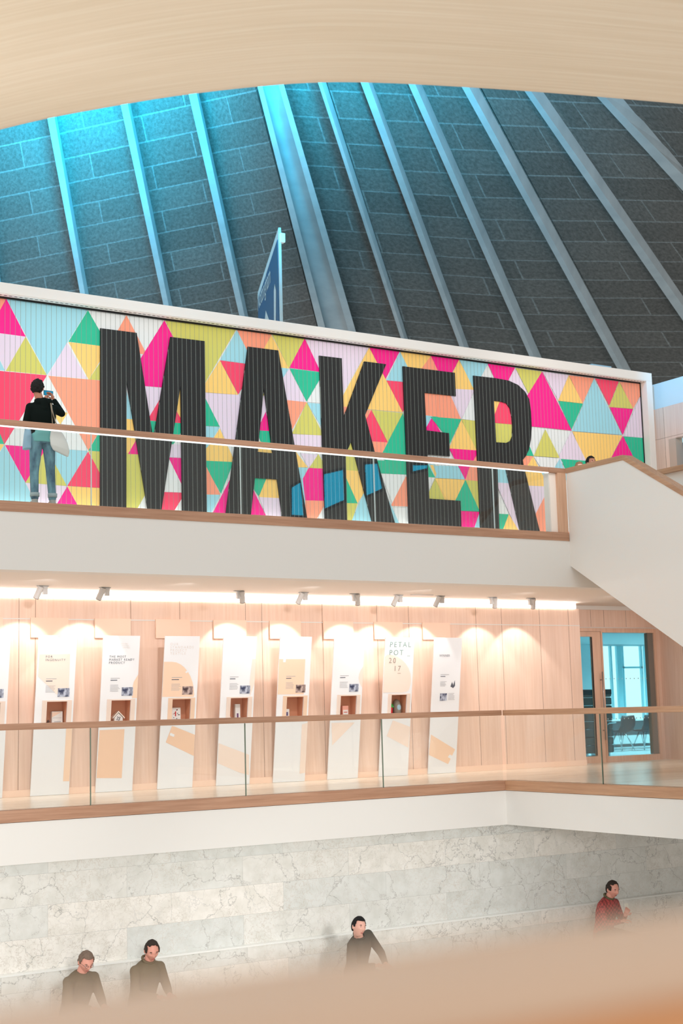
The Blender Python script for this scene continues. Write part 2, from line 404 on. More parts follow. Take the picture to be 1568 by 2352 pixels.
glass_rail('glass_balustrade', 'lower gallery glass balustrade with oak handrail in front of the display boards', (X0, YL), (XC-.013, YL), -.037, -1.123, -1.275,
           [7.23-2*2.3-X0, 7.23-2.3-X0, 7.23-X0, 9.53-X0, 11.83-X0], (0, 1), OAKR, None, .082)
glass_rail('glass_balustrade', 'short glass balustrade with oak handrail turning the corner in front of the office door', (XC, YL-.001), (XC, 8), -.037, -1.123, -1.275,
           [2.2, 4.4, 6.6], (1, 0), OAKY, None, .085)
ul = glass_rail('glass_balustrade', 'upper gallery glass balustrade with lit oak handrail below the big lettering', (X0, YU), (15.62, YU), 4.005, 2.902, 2.76,
           [7.41-2*2.335-X0, 7.41-2.335-X0, 7.41-X0, 9.74-X0, 12.09-X0, 14.43-X0], (0, 1), OAKR, emit('handrail_led', (255, 252, 248), 1.6), .082)
bx('kerb_end', 15.62, XS-.013, YU-.012, YU+.16, 2.76, 2.902, OAKR, ul)
bx('handrail_end', 15.62, XS-.013, YU, YU+.07, 3.923, 4.005, OAKR, ul)
bx('end_post', 15.80, XS-.013, YU+.001, YU+.15, 2.902, 3.923, OAKZ, ul)
bx('end_reveal', 15.66, 15.80, YU+.05, YU+.2, 2.902, 3.92, mat('pale_reveal', (250, 238, 228), .5), ul)

# ------------------------------------------------------------ stair
st = empty('staircase', (XS, 16.8, ZF), 'white solid sided staircase with oak handrail descending from the upper gallery', 'staircase')
SL = .607; yb0 = 16.81
def ztop(y): return 4.005-(yb0-y)*SL if y < yb0 else 4.005
def zbot(y): return 2.335-(18.2-y)*.603
yend = 9.4
def stair_side(x0, x1, nm, m):
    prof = [(18.2, 2.335), (18.2, 3.93), (yb0, 3.93), (yend, max(ztop(yend)-.09, ZF)), (yend, ZF), ((ZF-2.335)/.603+18.2, ZF)]
    MB().hexa([Vector((x0, y, z)) for y, z in prof], [Vector((x1, y, z)) for y, z in prof]).build(nm, m, st)
stair_side(XS, XS+.12, 'side_panel', WHITE2); stair_side(17.7, 17.82, 'side_panel', WHITE2)
def cap(x0, x1):
    prof = [(18.2, 3.925), (18.2, 4.01), (yb0, 4.01), (yend, ztop(yend)), (yend, ztop(yend)-.09), (yb0, 3.925)]
    MB().hexa([Vector((x0, y, z)) for y, z in prof], [Vector((x1, y, z)) for y, z in prof]).build('handrail', OAKY, st)
cap(XS-.012, XS+.21); cap(17.61, 17.83)
# underside and steps
m = MB(); pr = [(18.2, 2.36), (18.2, 2.6), (yend+1, zbot(yend+1)+.25), (12.2, zbot(12.2)+.02)]
pr = [(18.2, 2.345), (18.2, 2.60), (12.46, ZF+.24), (12.46, ZF+.01)]
m.hexa([Vector((XS+.12, y, z)) for y, z in pr], [Vector((17.7, y, z)) for y, z in pr]).build('stringer_soffit', WHITE2, st)
m = MB(); ns = 24; run = (yb0-10.3)/ns; rise = (ZU-ZF)/ns
for k in range(ns):
    y1 = yb0-k*run; z = ZU-(k+1)*rise
    m.box(XS+.12, 17.7, y1-run, y1+.02, z-rise*1.3 if z-rise*1.3 > ZF else ZF+.001, z)
m.build('steps', FLOORW, st)
m = MB().box(XS+.12, 17.7, yb0, YU, ZU-.2, ZU); m.build('landing', FLOORW, st)
# oak clad gallery edge beyond the stair
q = empty('oak_parapet', (18.1, 17.8, ZU), 'oak parapet with oak capping seen beyond the white stair at the right edge', 'balustrade')
bx('panel', 18.02, 18.12, 13, 17.8, ZU+.001, 3.93, PALEW, q); bx('capping', 18.0, 18.16, 13, 17.81, 3.93, 4.03, OAKY, q)
struct(bx('floor_side', 17.9, XE, 13, YU+.02, 2.7, ZU, FLOORW))

# ------------------------------------------------------------ mural wall
mw = empty('mural_wall', (14, YM, ZU), 'long slatted wall painted with bright triangles and giant black letters MAKER', 'mural')
SLPITCH, SLX0 = .0853, 7.212
def slatmat(name, c, rough=.6):
    m = mat('paint_'+name, c, rough); N, L, b = nodes(m)
    g = N.new('ShaderNodeNewGeometry'); sp = N.new('ShaderNodeSeparateXYZ'); L.new(g.outputs['Position'], sp.inputs[0])
    a = N.new('ShaderNodeMath'); a.operation = 'SUBTRACT'; L.new(sp.outputs[0], a.inputs[0]); a.inputs[1].default_value = SLX0-SLPITCH*100-.004
    d = N.new('ShaderNodeMath'); d.operation = 'DIVIDE'; L.new(a.outputs[0], d.inputs[0]); d.inputs[1].default_value = SLPITCH
    f = N.new('ShaderNodeMath'); f.operation = 'FRACT'; L.new(d.outputs[0], f.inputs[0])
    lt = N.new('ShaderNodeMath'); lt.operation = 'LESS_THAN'; L.new(f.outputs[0], lt.inputs[0]); lt.inputs[1].default_value = .085
    fc = N.new('ShaderNodeMath'); fc.operation = 'MULTIPLY'; L.new(lt.outputs[0], fc.inputs[0]); fc.inputs[1].default_value = .75
    L.new(mixc(N, L, fc.outputs[0], srgb(c), srgb((132, 140, 134))), b.inputs['Base Color']); return m
PAL = dict(W=(232, 236, 236), L=(232, 216, 234), B=(160, 218, 232), T=(28, 190, 148), Y=(255, 210, 118), O=(212, 208, 104),
           C=(255, 160, 128), M=(252, 0, 142), R=(252, 66, 106), K=(15, 17, 17))
PK = list(PAL); PM = [slatmat(k, PAL[k]) for k in PK]
MZ0, MZ1, MX1 = ZU, 6.655, 20.862
def clip(poly, ax, val, keep_lt):
    out = []
    for i in range(len(poly)):
        a, b = poly[i], poly[(i+1) % len(poly)]
        ia = (a[ax] <= val) == keep_lt; ib = (b[ax] <= val) == keep_lt
        if ia: out.append(a)
        if ia != ib:
            t = (val-a[ax])/(b[ax]-a[ax]); out.append(tuple(a[k]+(b[k]-a[k])*t for k in (0, 1)))
    return out
A_ = (0, 640); B_ = (500, 700); C_ = (1008, 760)
TRI = [
('A','B',[(40,128),(565,200),(303,620)]),('A','M',[(40,128),(165,373),(0,352),(-85,340)]),('A','C',[(-90,112),(40,128),(-22,245)]),
('A','L',[(-85,340),(165,373),(35,592)]),('A','B',[(-90,345),(32,592),(-200,575)]),('A','O',[(165,373),(300,620),(37,593)]),
('A','R',[(-200,575),(302,622),(28,1066),(0,1015)]),('A','L',[(430,412),(557,643),(308,622)]),('A','Y',[(440,408),(700,438),(570,650)]),
('A','O',[(640,545),(700,655),(570,650)]),('A','T',[(565,203),(700,440),(440,406)]),('A','C',[(310,625),(700,660),(700,870),(568,1106)]),
('A','Y',[(330,855),(437,862),(388,938)]),('A','W',[(28,1068),(300,1088),(567,1108),(508,1004),(85,972)]),
('A','T',[(-100,1056),(-5,985),(27,1064)]),('A','Y',[(-30,1064),(27,1066),(-20,1140)]),('A','M',[(32,1070),(300,1090),(163,1312)]),
('A','B',[(28,1070),(163,1312),(215,1412),(300,1560),(-200,1560),(-180,1400)]),('A','B',[(290,1090),(565,1108),(430,1335)]),
('A','O',[(297,1090),(430,1333),(163,1312)]),('A','L',[(163,1313),(432,1335),(300,1560),(250,1480)]),('A','M',[(432,1337),(560,1570),(300,1560)]),
('A','Y',[(434,1335),(700,1350),(565,1580)]),('A','R',[(566,1112),(700,1350),(432,1333)]),('A','O',[(568,1108),(700,1116),(640,1248)]),
('A','T',[(568,1106),(700,880),(700,1115)]),('A','C',[(812,235),(945,490),(690,450)]),
('A','M',[(1056,268),(1295,722),(800,680)]),('A','O',[(1060,270),(1518,327),(1290,718)]),
('A','L',[(800,682),(1295,724),(1040,1150)]),('A','R',[(1035,762),(1120,925),(945,912)]),('A','T',[(940,912),(1200,932),(1060,1150)]),
('A','Y',[(1200,600),(1240,980),(1095,860)]),('A','R',[(1130,845),(1180,930),(1085,925)]),
('A','L',[(1030,1062),(1240,1072),(1180,1152),(1050,1148)]),('A','M',[(1083,1150),(1260,1158),(1168,1330)]),
('A','W',[(1083,1152),(1170,1330),(1200,1376),(1000,1370)]),('A','R',[(1000,1370),(1230,1380),(1120,1500),(1000,1540)]),
('A','W',[(1166,1418),(1240,1500),(1115,1500)]),
('A','B',[(780,600),(860,905),(780,900)]),('A','Y',[(780,902),(880,905),(900,1040),(825,1128),(780,1120)]),
('A','O',[(780,1118),(920,1130),(960,1380),(885,1475),(780,1500)]),('A','M',[(873,1040),(925,1132),(822,1128)]),
('A','W',[(930,1395),(980,1500),(870,1500)]),
('A','Y',[(1412,525),(1530,748),(1300,730),(1290,718)]),('A','L',[(1290,732),(1560,750),(1560,1040),(1450,1040),(1412,955)]),
('A','T',[(1290,712),(1412,952),(1260,944)]),('A','B',[(1260,945),(1412,955),(1368,1026),(1340,1080),(1260,1170)]),
('A','Y',[(1412,965),(1510,1180),(1260,1168),(1345,1068)]),('A','T',[(1260,1168),(1500,1180),(1420,1384),(1320,1205)]),
('A','C',[(1300,1160),(1417,1390),(1300,1390)]),('A','B',[(1290,1388),(1417,1390),(1330,1560),(1290,1560)]),('A','M',[(1475,1295),(1500,1560),(1340,1560)]),
('B','B',[(122,163),(245,387),(13,356)]),('B','Y',[(12,360),(128,578),(-60,565)]),('B','R',[(13,358),(250,390),(130,577)]),
('B','C',[(122,163),(345,192),(235,390)]),('B','Y',[(345,195),(457,412),(235,385)]),('B','O',[(347,190),(558,217),(456,410)]),
('B','B',[(380,402),(456,411),(418,472)]),('B','L',[(457,415),(568,626),(430,612),(418,470)]),('B','M',[(557,218),(675,434),(458,406)]),
('B','T',[(460,410),(680,437),(570,623)]),('B','W',[(680,438),(760,640),(572,626)]),
('B','L',[(560,220),(972,272),(760,645)]),('B','Y',[(972,275),(1188,692),(765,655)]),('B','M',[(973,275),(1168,300),(1078,478)]),
('B','B',[(1170,302),(1285,503),(1083,487)]),('B','R',[(1083,487),(1290,507),(1187,692)]),('B','Y',[(1170,302),(1368,328),(1270,500)]),
('B','C',[(1368,330),(1430,450),(1300,420)]),('B','M',[(1368,328),(1550,352),(1460,525)]),
('B','C',[(440,613),(570,627),(478,802)]),('B','B',[(572,630),(690,640),(690,830)]),('B','O',[(570,627),(680,842),(475,830)]),
('B','L',[(477,832),(690,842),(640,960),(490,900)]),('B','Y',[(500,945),(578,1046),(500,1046)]),('B','L',[(530,955),(650,965),(583,1050)]),
('B','O',[(645,960),(700,1056),(586,1049)]),('B','B',[(500,1045),(578,1049),(543,1125),(520,1110)]),
('B','M',[(583,1050),(700,1055),(700,1262),(540,1258),(543,1122)]),('B','C',[(550,1258),(700,1262),(640,1370),(550,1420)]),
('B','B',[(470,1170),(545,1120),(560,1258),(560,1420),(470,1420)]),  # this blue tile paints in a window reflection from the balustrade glass
('B','O',[(280,520),(300,600),(270,600)]),('B','L',[(300,580),(345,700),(258,770),(268,600)]),('B','M',[(307,688),(340,815),(250,808)]),
('B','T',[(250,808),(350,814),(370,960),(275,885)]),('B','Y',[(240,880),(275,880),(370,960),(240,960)]),
('B','T',[(225,1110),(312,1120),(262,1232),(222,1175)]),('B','Y',[(310,1120),(400,1127),(400,1248),(262,1236)]),
('B','M',[(222,1180),(310,1360),(330,1420),(180,1420)]),('B','L',[(265,1237),(410,1245),(430,1420),(330,1420)]),
('B','C',[(790,655),(840,658),(815,692),(800,730)]),
('B','O',[(800,800),(850,875),(905,1070),(800,1062)]),('B','Y',[(800,1062),(907,1070),(945,1200),(895,1278),(800,1275)]),
('B','T',[(815,1095),(897,1278),(800,1275)]),('B','O',[(800,1275),(897,1278),(850,1420),(800,1420)]),('B','B',[(935,1212),(1000,1420),(845,1420)]),
('B','C',[(920,680),(987,677),(940,765)]),('B','O',[(986,677),(1188,697),(1090,884)]),('B','R',[(986,678),(1090,886),(930,876),(920,790)]),
('B','C',[(950,876),(1090,886),(1045,980),(950,960)]),('B','T',[(1188,697),(1290,1090),(1120,1090),(1050,965)]),
('B','T',[(1015,1000),(1240,1010),(1240,1094),(1045,1085)]),('B','W',[(1045,1086),(1240,1095),(1240,1300),(1130,1300)]),
('B','C',[(1208,1100),(1260,1300),(1110,1294)]),('B','B',[(1100,1260),(1170,1420),(1120,1420)]),
('B','C',[(1300,560),(1500,588),(1562,737),(1300,710)]),('B','L',[(1495,585),(1640,600),(1562,737)]),('B','B',[(1310,708),(1378,718),(1335,808)]),
('B','T',[(1380,718),(1562,738),(1490,892)]),('B','M',[(1377,718),(1432,824),(1325,812)]),('B','Y',[(1562,740),(1660,925),(1486,922)]),
('B','M',[(1486,925),(1660,938),(1580,1080)]),
('B','B',[(1330,1020),(1400,1030),(1392,1110),(1330,1110)]),('B','Y',[(1360,1030),(1420,1035),(1396,1110)]),('B','T',[(1340,1010),(1395,1112),(1330,1108)]),  # first blue tile puts a glass reflection into the mural colour
('B','W',[(1330,1108),(1395,1112),(1340,1220)]),('B','B',[(1420,1035),(1545,1040),(1590,1124),(1395,1114)]),
('B','Y',[(1395,1116),(1590,1124),(1530,1265),(1400,1265)]),('B','O',[(1395,1116),(1460,1265),(1330,1262)]),
('C','Y',[(125,187),(232,390),(40,370)]),('C','B',[(128,187),(312,212),(222,380)]),('C','M',[(310,212),(485,237),(400,402)]),
('C','L',[(485,240),(582,432),(400,402)]),('C','O',[(490,240),(657,262),(582,424)]),('C','T',[(530,425),(582,432),(560,480)]),
('C','M',[(660,262),(850,642),(450,600)]),('C','L',[(663,262),(830,286),(763,446)]),('C','Y',[(830,288),(922,468),(762,450)]),
('C','C',[(832,287),(993,305),(920,467)]),('C','T',[(764,452),(922,469),(848,637)]),('C','B',[(993,308),(1173,669),(852,645)]),
('C','R',[(1000,307),(1152,326),(1090,482)]),('C','C',[(1158,328),(1330,345),(1243,505)]),('C','O',[(1155,328),(1245,502),(1088,490)]),
('C','M',[(1093,491),(1245,504),(1178,670)]),('C','L',[(1330,330),(1340,692),(1180,678)]),('C','Y',[(855,648),(1175,674),(1060,900),(960,900)]),
('C','L',[(848,645),(960,870),(745,850)]),('C','T',[(1182,680),(1350,692),(1350,1000),(1330,1000)]),('C','M',[(1178,676),(1300,920),(1060,900)]),
('C','O',[(680,633),(772,817),(606,805)]),('C','T',[(550,780),(580,745),(606,806),(540,802)]),('C','C',[(520,802),(604,807),(550,915)]),
('C','Y',[(602,808),(700,1000),(560,990),(545,900)]),('C','W',[(605,808),(770,820),(700,955)]),('C','B',[(772,822),(830,960),(650,960),(700,950)]),
('C','T',[(778,824),(970,838),(870,1010)]),
('C','L',[(60,372),(225,380),(143,560)]),('C','C',[(-10,410),(70,416),(138,568),(-10,556)]),('C','W',[(222,390),(240,580),(143,568)]),
('C','T',[(-60,553),(140,568),(62,735),(20,650)]),('C','O',[(142,570),(240,580),(240,790)]),('C','Y',[(140,572),(240,772),(60,757)]),
('C','Y',[(330,440),(388,450),(345,560)]),('C','R',[(388,452),(480,470),(480,604),(330,590),(345,560)]),('C','O',[(330,592),(480,604),(480,740),(330,740)]),('C','M',[(62,757),(250,770),(165,958)]),('C','C',[(192,880),(250,780),(250,970),(165,960)]),('C','B',[(-40,866),(120,878),(165,957),(-10,947)]),
('C','Y',[(-30,950),(165,960),(105,1095),(50,1095)]),('C','T',[(165,960),(260,1162),(70,1155)]),('C','O',[(167,960),(260,968),(260,1165)]),
('C','M',[(120,1158),(280,1166),(225,1290),(120,1290)]),('C','B',[(258,1165),(300,1290),(215,1290)]),
('C','B',[(355,880),(440,890),(460,982),(355,975)]),('C','L',[(360,975),(460,982),(530,1300),(500,1290)]),('C','W',[(355,1000),(446,1180),(355,1175)]),
('C','T',[(355,1175),(446,1180),(400,1300),(355,1300)]),('C','Y',[(445,1180),(530,1320),(395,1310)]),
('C','Y',[(520,905),(655,915),(704,1002),(540,995)]),('C','B',[(655,915),(740,925),(704,1002)]),('C','L',[(545,995),(704,1002),(612,1200)]),
('C','C',[(704,1008),(850,1340),(600,1310),(600,1210)]),
]
OR = {'A': A_, 'B': B_, 'C': C_}
def mpt(cr, x, y, Y=YM):
    o = OR[cr]; p = onY(o[0]+x/2.8, o[1]+y/2.8, Y); return (p.x, p.z)
tiles = MB()
tiles.add([(X0, YM, MZ0), (MX1, YM, MZ0), (MX1, YM, MZ1), (X0, YM, MZ1)], [(0, 1, 2, 3)], PK.index('W'))
def addpoly(poly, dy, k):
    for ax, val, lt in ((0, MX1-.001, True), (1, MZ1-.002, True), (1, MZ0+.001, False), (0, X0, False)):
        poly = clip(poly, ax, val, lt)
        if len(poly) < 3: return
    tiles.add([(x, YM-dy, z) for x, z in poly], [tuple(range(len(poly)))], k)
# the pattern carries on past the left edge of the view, in the same triangles
ext = [(t, dx) for dx in (0, -6.2) for t in TRI]
cnt = 0
for (cr, ck, pts), dx in ext:
    q = [mpt(cr, x, y) for x, y in pts]; cnt += 1
    if dx:
        q = [(x+dx, z) for x, z in q]
        if max(p[0] for p in q) > 6.4: continue
    addpoly(q, .0006+.0001*cnt, PK.index(ck))
tiles.build('painted_slats', PM, mw)
LET = [
('A',[[(640,322),(873,352),(980,1040),(1090,378),(1310,405),(1325,1600),(1167,1600),(1155,690),(1015,1600),(962,1600),(808,660),(806,1600),(638,1600)]]),
('B',[[(187,272),(383,297),(485,895),(583,1460),(420,1460),(375,1125),(232,1115),(195,1460),(30,1460),(110,860)],[(290,540),(346,957),(250,948)]]),
('B',[[(645,330),(790,347),(804,725),(935,367),(1075,385),(940,712),(1000,940),(1158,1500),(1012,1500),(850,882),(814,968),(826,1500),(687,1500)]]),
('B',[[(1182,398),(1517,440),(1523,590),(1322,568),(1334,810),(1480,828),(1485,976),(1340,965),(1353,1248),(1553,1263),(1559,1428),(1222,1408)]]),
('C',[[(213,290),(360,307),(440,322),(500,350),(545,392),(572,442),(583,520),(588,620),(583,700),(570,765),(552,805),(530,832),(537,870),(652,1340),(525,1340),(425,905),(416,868),(368,865),(383,1340),(262,1340)],
      [(345,452),(390,457),(425,468),(448,500),(461,560),(465,620),(463,680),(450,710),(425,722),(360,718)]]),
]
for (cr, loops), nm in zip(LET, 'MAKER'):
    ls = [[mpt(cr, x, y) for x, y in lp] for lp in loops]
    ls = [clip(lp, 1, MZ0+.002, False) for lp in ls]
    dy = .035
    tri = tessellate_polygon([[Vector((x, z, 0)) for x, z in lp] for lp in ls])
    flat = [p for lp in ls for p in lp]
    vs = [(x, YM-dy-.004, z) for x, z in flat]+[(x, YM-dy+.02, z) for x, z in flat]; n = len(flat)
    fs = [tuple(t) for t in tri]; k = 0
    for lp in ls:
        for i in range(len(lp)): a = k+i; b2 = k+(i+1) % len(lp); fs.append((a, b2, b2+n, a+n))
        k += len(lp)
    o = link('letter', vs, fs, PM[PK.index('K')], mw); o['label'] = 'giant black letter '+nm
MYF = 21.1
bx('backing', X0, 21.0, YM+.001, YM+.18, MZ0, 6.80, FRAMEW, mw)
bx('frame_top', X0, 21.025, MYF, YM+.2, 6.66, 6.835, FRAMEW, mw, bevel=.004)
bx('frame_side', 20.865, 21.025, MYF, YM+.2, MZ0, 6.66, FRAMEW, mw, bevel=.004)
bx('shadow_gap', X0, 20.86, YM-.03, YM-.001, 6.632, 6.659, BLACKM, mw)
bx('shadow_gap', 20.845, 20.864, YM-.03, YM-.001, MZ0, 6.64, BLACKM, mw)
m = MB(); m.box(X0, 20.86, MYF+.015, YM-.06, 6.650, 6.661, 0)
x = X0+.03
while x < 20.85:
    m.box(x, x+.045, MYF+.06, MYF+.085, 6.6485, 6.651, 1); x += .085
m.build('perforated_track', [mat('track_white', (244, 244, 242), .4), mat('track_slot', (96, 98, 100), .6)], mw)
bx('assumed_led', X0, 20.8, YM-.10, YM-.065, 3.20, 3.23, emit('assumed_led_white', (255, 253, 250), 14.0), mw)  # assumed light strip, added out of view behind the kerb to light the letters
tag(bx('sensor_box', 20.1, 20.66, 21.9, 22.3, 6.75, 7.12, mat('pale_blue_box', (150, 195, 220), .6)), 'small pale box poking up behind the mural frame top', 'box')
struct(bx('trim_3', 20.0, 20.9, 21.5, 22.4, 6.55, 6.75, FRAMEW))

# upper end wall: oak, window, pale wall above
w = MB()
xa, xb = XE, XE+.25
w.box(xa, xb, 20.95, 21.35, ZU, 6.12).box(xa, xb, 12, 20.0, ZU, 6.12).box(xa, xb, 20.0, 20.95, ZU, 4.0).box(xa, xb, 20.0, 20.95, 5.42, 6.12)
w.box(xa-.001, xb, 12, 21.35, 5.468, 5.475, 1).box(xa-.001, xb, 21.05, 21.058, ZU, 6.12, 1)
struct(w.build('wall_right_upper', [CLADU, GROOVE]))
struct(bx('wall_right_clerestory', XE+.02, XE+.3, 12, 21.35, 6.121, 6.66, mat('pale_clerestory_paint', (200, 218, 226), .7)))
w3 = empty('window_3', (XE+.2, 20.4, 4.0)); w3['kind'] = 'structure'
bx('window_reveal', XE, XE+.25, 20.75, 20.95, 4.001, 5.419, mat('reveal_taupe', (190, 170, 155), .6), w3)
bx('window_pane', XE+.2, XE+.22, 20.0, 20.75, 4.0, 5.33, emit('teal_room_glow', (10, 125, 160), .8), w3)
bx('window_head_light', XE+.16, XE+.19, 20.0, 20.72, 5.33, 5.42, emit('pale_head_glow', (190, 235, 245), .9), w3)

# ------------------------------------------------------------ display boards on the lower gallery
def shade_photo(name, dark, light, scale):
    m = mat(name, light, .4); N, L, b = nodes(m)
    L.new(ramp(N, L, noisy(N, L, (scale, scale, scale*.55), detail=2, rough=.5), [(.38, srgb(dark)), (.64, srgb(light))]), b.inputs['Base Color']); return m
PHB = shade_photo('group_photo_blue', (52, 60, 92), (196, 204, 222), 20.0)
PHN = shade_photo('group_photo_sepia', (66, 46, 52), (204, 182, 176), 20.0)
INK = mat('navy_ink', (92, 98, 112), .5); INKL = mat('pale_grey_ink', (176, 176, 180), .5); INKG = mat('faint_cream_ink', (229, 222, 217), .5)
INKT = mat('grey_green_ink', (132, 160, 154), .5)
PEACH = mat('peach_print', (247, 216, 190), .5); PEACHD = mat('peach_wood_print', (244, 208, 180), .5); PALEP = mat('pale_peach_print', (246, 228, 216), .5)
BX0 = [6.469+1.042*-1+.0, 6.469, 7.511, 8.532+.02, 9.568+.02, 10.624, 11.664+.01, 12.719+.01, 13.79-.02, 14.813]
YB0, YT0, HB = 20.895, 20.55, 2.39
def bp(X, u, wv, off=0.0):
    """point on a leaning board; wv = height above floor, off = towards viewer"""
    t = wv/HB; nx = Vector((0, -HB, -(YB0-YT0))).normalized()
    return Vector((X+u, YB0-(YB0-YT0)*t, ZF+wv))+nx*off
def quadm(X, pts, off, name, m, parent):
    return link(name, [bp(X, u, v, off) for u, v in pts], [tuple(range(len(pts)))], m, parent)
UY = Vector((0, -(YB0-YT0), HB)).normalized(); UX = Vector((1, 0, 0))
def px2b(X, u, v):
    """pixel survey -> board coordinates"""
    n_ = Vector((1, 0, 0)).cross(Vector((0, YT0-YB0, HB))); p0 = Vector((X, YB0, ZF)); r = ray(u, v); t = p0.dot(n_)/r.dot(n_); p = r*t
    return (p.x-X, p.z-ZF)
def inside(poly, W_=.61, H_=2.39):
    for ax, val, lt in ((0, W_-.002, True), (0, .002, False), (1, H_-.002, True), (1, .002, False)):
        poly = clip(poly, ax, val, lt)
        if len(poly) < 3: return None
    return poly
specs = {
 1: dict(lab='white leaning display board lettered FOR INGENUITY with a toy box in its niche'),
 2: dict(lab='leaning board lettered THE MOST MARKET READY PRODUCT with a toy house in its niche'),
 3: dict(lab='leaning display board with large peach semicircle and faint outline lettering'),
 4: dict(lab='white leaning display board with a tall white carton in its niche'),
 5: dict(lab='leaning board with peach rectangle print and a small violet-printed pack in its niche'),
 6: dict(lab='white leaning display board with a small pink carton in its niche'),
 7: dict(lab='leaning display board lettered PETAL POT 2017 with a red plant pot in its niche'),
 8: dict(lab='white leaning display board lettered WINNER, nearest the bare wood wall, without a niche'),
 0: dict(lab='leaning white display board cut by the left edge of the photo'),
 -1: dict(lab='leaning white display board farthest left, outside the photo'),
}
ACCENT = mat('niche_wood', (214, 150, 116), .6)
for k in range(0, 9):
    X = BX0[k+1]
    hasniche = k != 8
    t = empty('display_board', (X+.3, YB0, ZF), specs[k]['lab'], 'display', 'award display boards along the wood wall')
    # board as pieces round the niche opening
    u0, u1, v0, v1 = .185, .508, 1.03, 1.40
    th = .018
    def piece(mb, a, b_, c, d_):
        f = [bp(X, a, c), bp(X, b_, c), bp(X, b_, d_), bp(X, a, d_)]; g = [bp(X, a, c, -th), bp(X, b_, c, -th), bp(X, b_, d_, -th), bp(X, a, d_, -th)]
        mb.hexa(g, f)
    mb = MB()
    if hasniche:
        piece(mb, 0, u0, 0.003, HB); piece(mb, u1, .61, 0.003, HB); piece(mb, u0, u1, .003, v0); piece(mb, u0, u1, v1, HB)
    else: piece(mb, 0, .61, .003, HB)
    mb.build('board', BOARDW, t)
    # header block on the wall
    bx('header_block', X+.0, X+.605, 20.893, YW-.008, 1.245, 1.552, PALEW, t, bevel=.003)
    bx('prop', X+.28, X+.33, 20.60, YW-.008, 1.16, 1.2, PALEW, t)
    if hasniche:
        nb = MB(); dpt = .2
        def npt(u, v, o): return bp(X, u, v, -o)
        a = [npt(u0, v0, th), npt(u1, v0, th), npt(u1, v1, th), npt(u0, v1, th)]
        zb = [Vector((p.x, min(p.y+dpt, YW-.012), p.z)) for p in a]
        nb.add(a+zb, [(4, 5, 6, 7), (0, 1, 5, 4), (1, 2, 6, 5), (2, 3, 7, 6), (3, 0, 4, 7)])
        o = nb.build('niche_box', ACCENT, t)
        # pale surround and acrylic cover
        fr = MB()
        for a_, b_, c_, d_ in ((.11, u0, v0-.03, 1.42), (u1, .58, v0-.03, 1.42), (u0, u1, v1, 1.42), (u0, u1, v0-.03, v0)):
            f = [bp(X, a_, c_, .001), bp(X, b_, c_, .001), bp(X, b_, d_, .001), bp(X, a_, d_, .001)]; g = [bp(X, a_, c_, .006), bp(X, b_, c_, .006), bp(X, b_, d_, .006), bp(X, a_, d_, .006)]
            fr.hexa(f, g)
        fr.build('niche_surround', PALEP if k not in (3, 5) else PEACH, t)
        quadm(X, [(.11, v0-.03), (.58, v0-.03), (.58, 1.42), (.11, 1.42)], .012, 'acrylic_cover', ACRYL, t)
    def prt(cr, pts, mm, off=.002, nm='printed_shape'):
        ox, oy = cr; q = inside([px2b(X, ox+x/2.8, oy+y/2.8) for x, y in pts])
        if q: return quadm(X, q, off, nm, mm, t)
    c4, c5 = (0, 1280), (500, 1280)
    if k == 1:
        prt(c4, [(253,625),(450,622),(440,890),(362,880),(245,765)], PALEP)
        prt(c4, [(425,1100),(470,1095),(445,1440),(405,1440)], PEACH)
    if k == 2:
        prt(c4, [(890,750),(880,905),(848,905),(848,850),(860,800),(875,775)], PEACH)
        prt(c4, [(640,1112),(800,1105),(782,1420),(620,1420)], PEACHD)
    if k == 3:
        pts = [(1040,898),(1045,672)]+[(1105+143*math.sin(a*math.pi/16), 672+210*(1-math.cos(a*math.pi/16))) for a in range(0, 9)]+[(1245,898)]
        prt(c4, pts, PEACH); prt(c4, [(1190,740),(1205,722),(1215,730),(1200,745)], BOARDW, .003)
        prt(c4, [(1105,1085),(1120,1088),(1260,1145),(1250,1280),(1065,1190)], PEACHD); prt(c4, [(1095,1128),(1122,1140),(1118,1155),(1090,1145)], BOARDW, .003)
    if k == 4:
        prt(c5, [(222,655),(250,655),(240,800),(205,900),(205,800)], PALEP)
        prt(c4, [(1405,1195),(1600,1270),(1600,1400),(1540,1385),(1400,1325)], PALEP)
    if k == 5:
        prt(c5, [(393,655),(562,655),(552,870),(552,882),(375,882)], PEACH); prt(c5, [(420,655),(438,655),(435,675),(420,675)], BOARDW, .003)
        prt(c5, [(540,1075),(590,1060),(560,1385),(525,1392)], PALEP)
    if k == 6:
        pts = [(940,675)]+[(905+45*(1-math.sin(a*math.pi/8)), 680+190*a/8) for a in range(9)]+[(960,870)]
        prt(c5, pts, PALEP); prt(c5, [(730,1065),(880,1062),(735,1210)], PALEP)
    if k == 7:
        pts = [(1060,870),(1075,640)]+[(1090+152*math.sin(a*math.pi/14), min(866, 625+160*(1-math.cos(a*math.pi/14)))) for a in range(0, 12)]+[(1205,870)]
        prt(c5, pts, PALEP); prt(c5, [(1125,1048),(1235,1090),(1225,1225),(1085,1150)], PALEP)
    if k == 8:
        prt(c5, [(1370,1140),(1525,1235),(1480,1330),(1355,1270)], PEACH); prt(c5, [(1490,1268),(1510,1278),(1500,1298),(1478,1285)], BOARDW, .003)
    # lettering
    def txt(cr, x, y, s, size, mm, sp=1.0):
        u, v = px2b(X, cr[0]+x/2.8, cr[1]+y/2.8); textobj(s, size, bp(X, u, v, .004), UX, UY, mm, t, 'lettering', sp)
    if k == 1: txt(c4, 293, 646, 'FOR', .048, INK, 1.35); txt(c4, 291, 667, 'INGENUITY', .048, INK, 1.35)
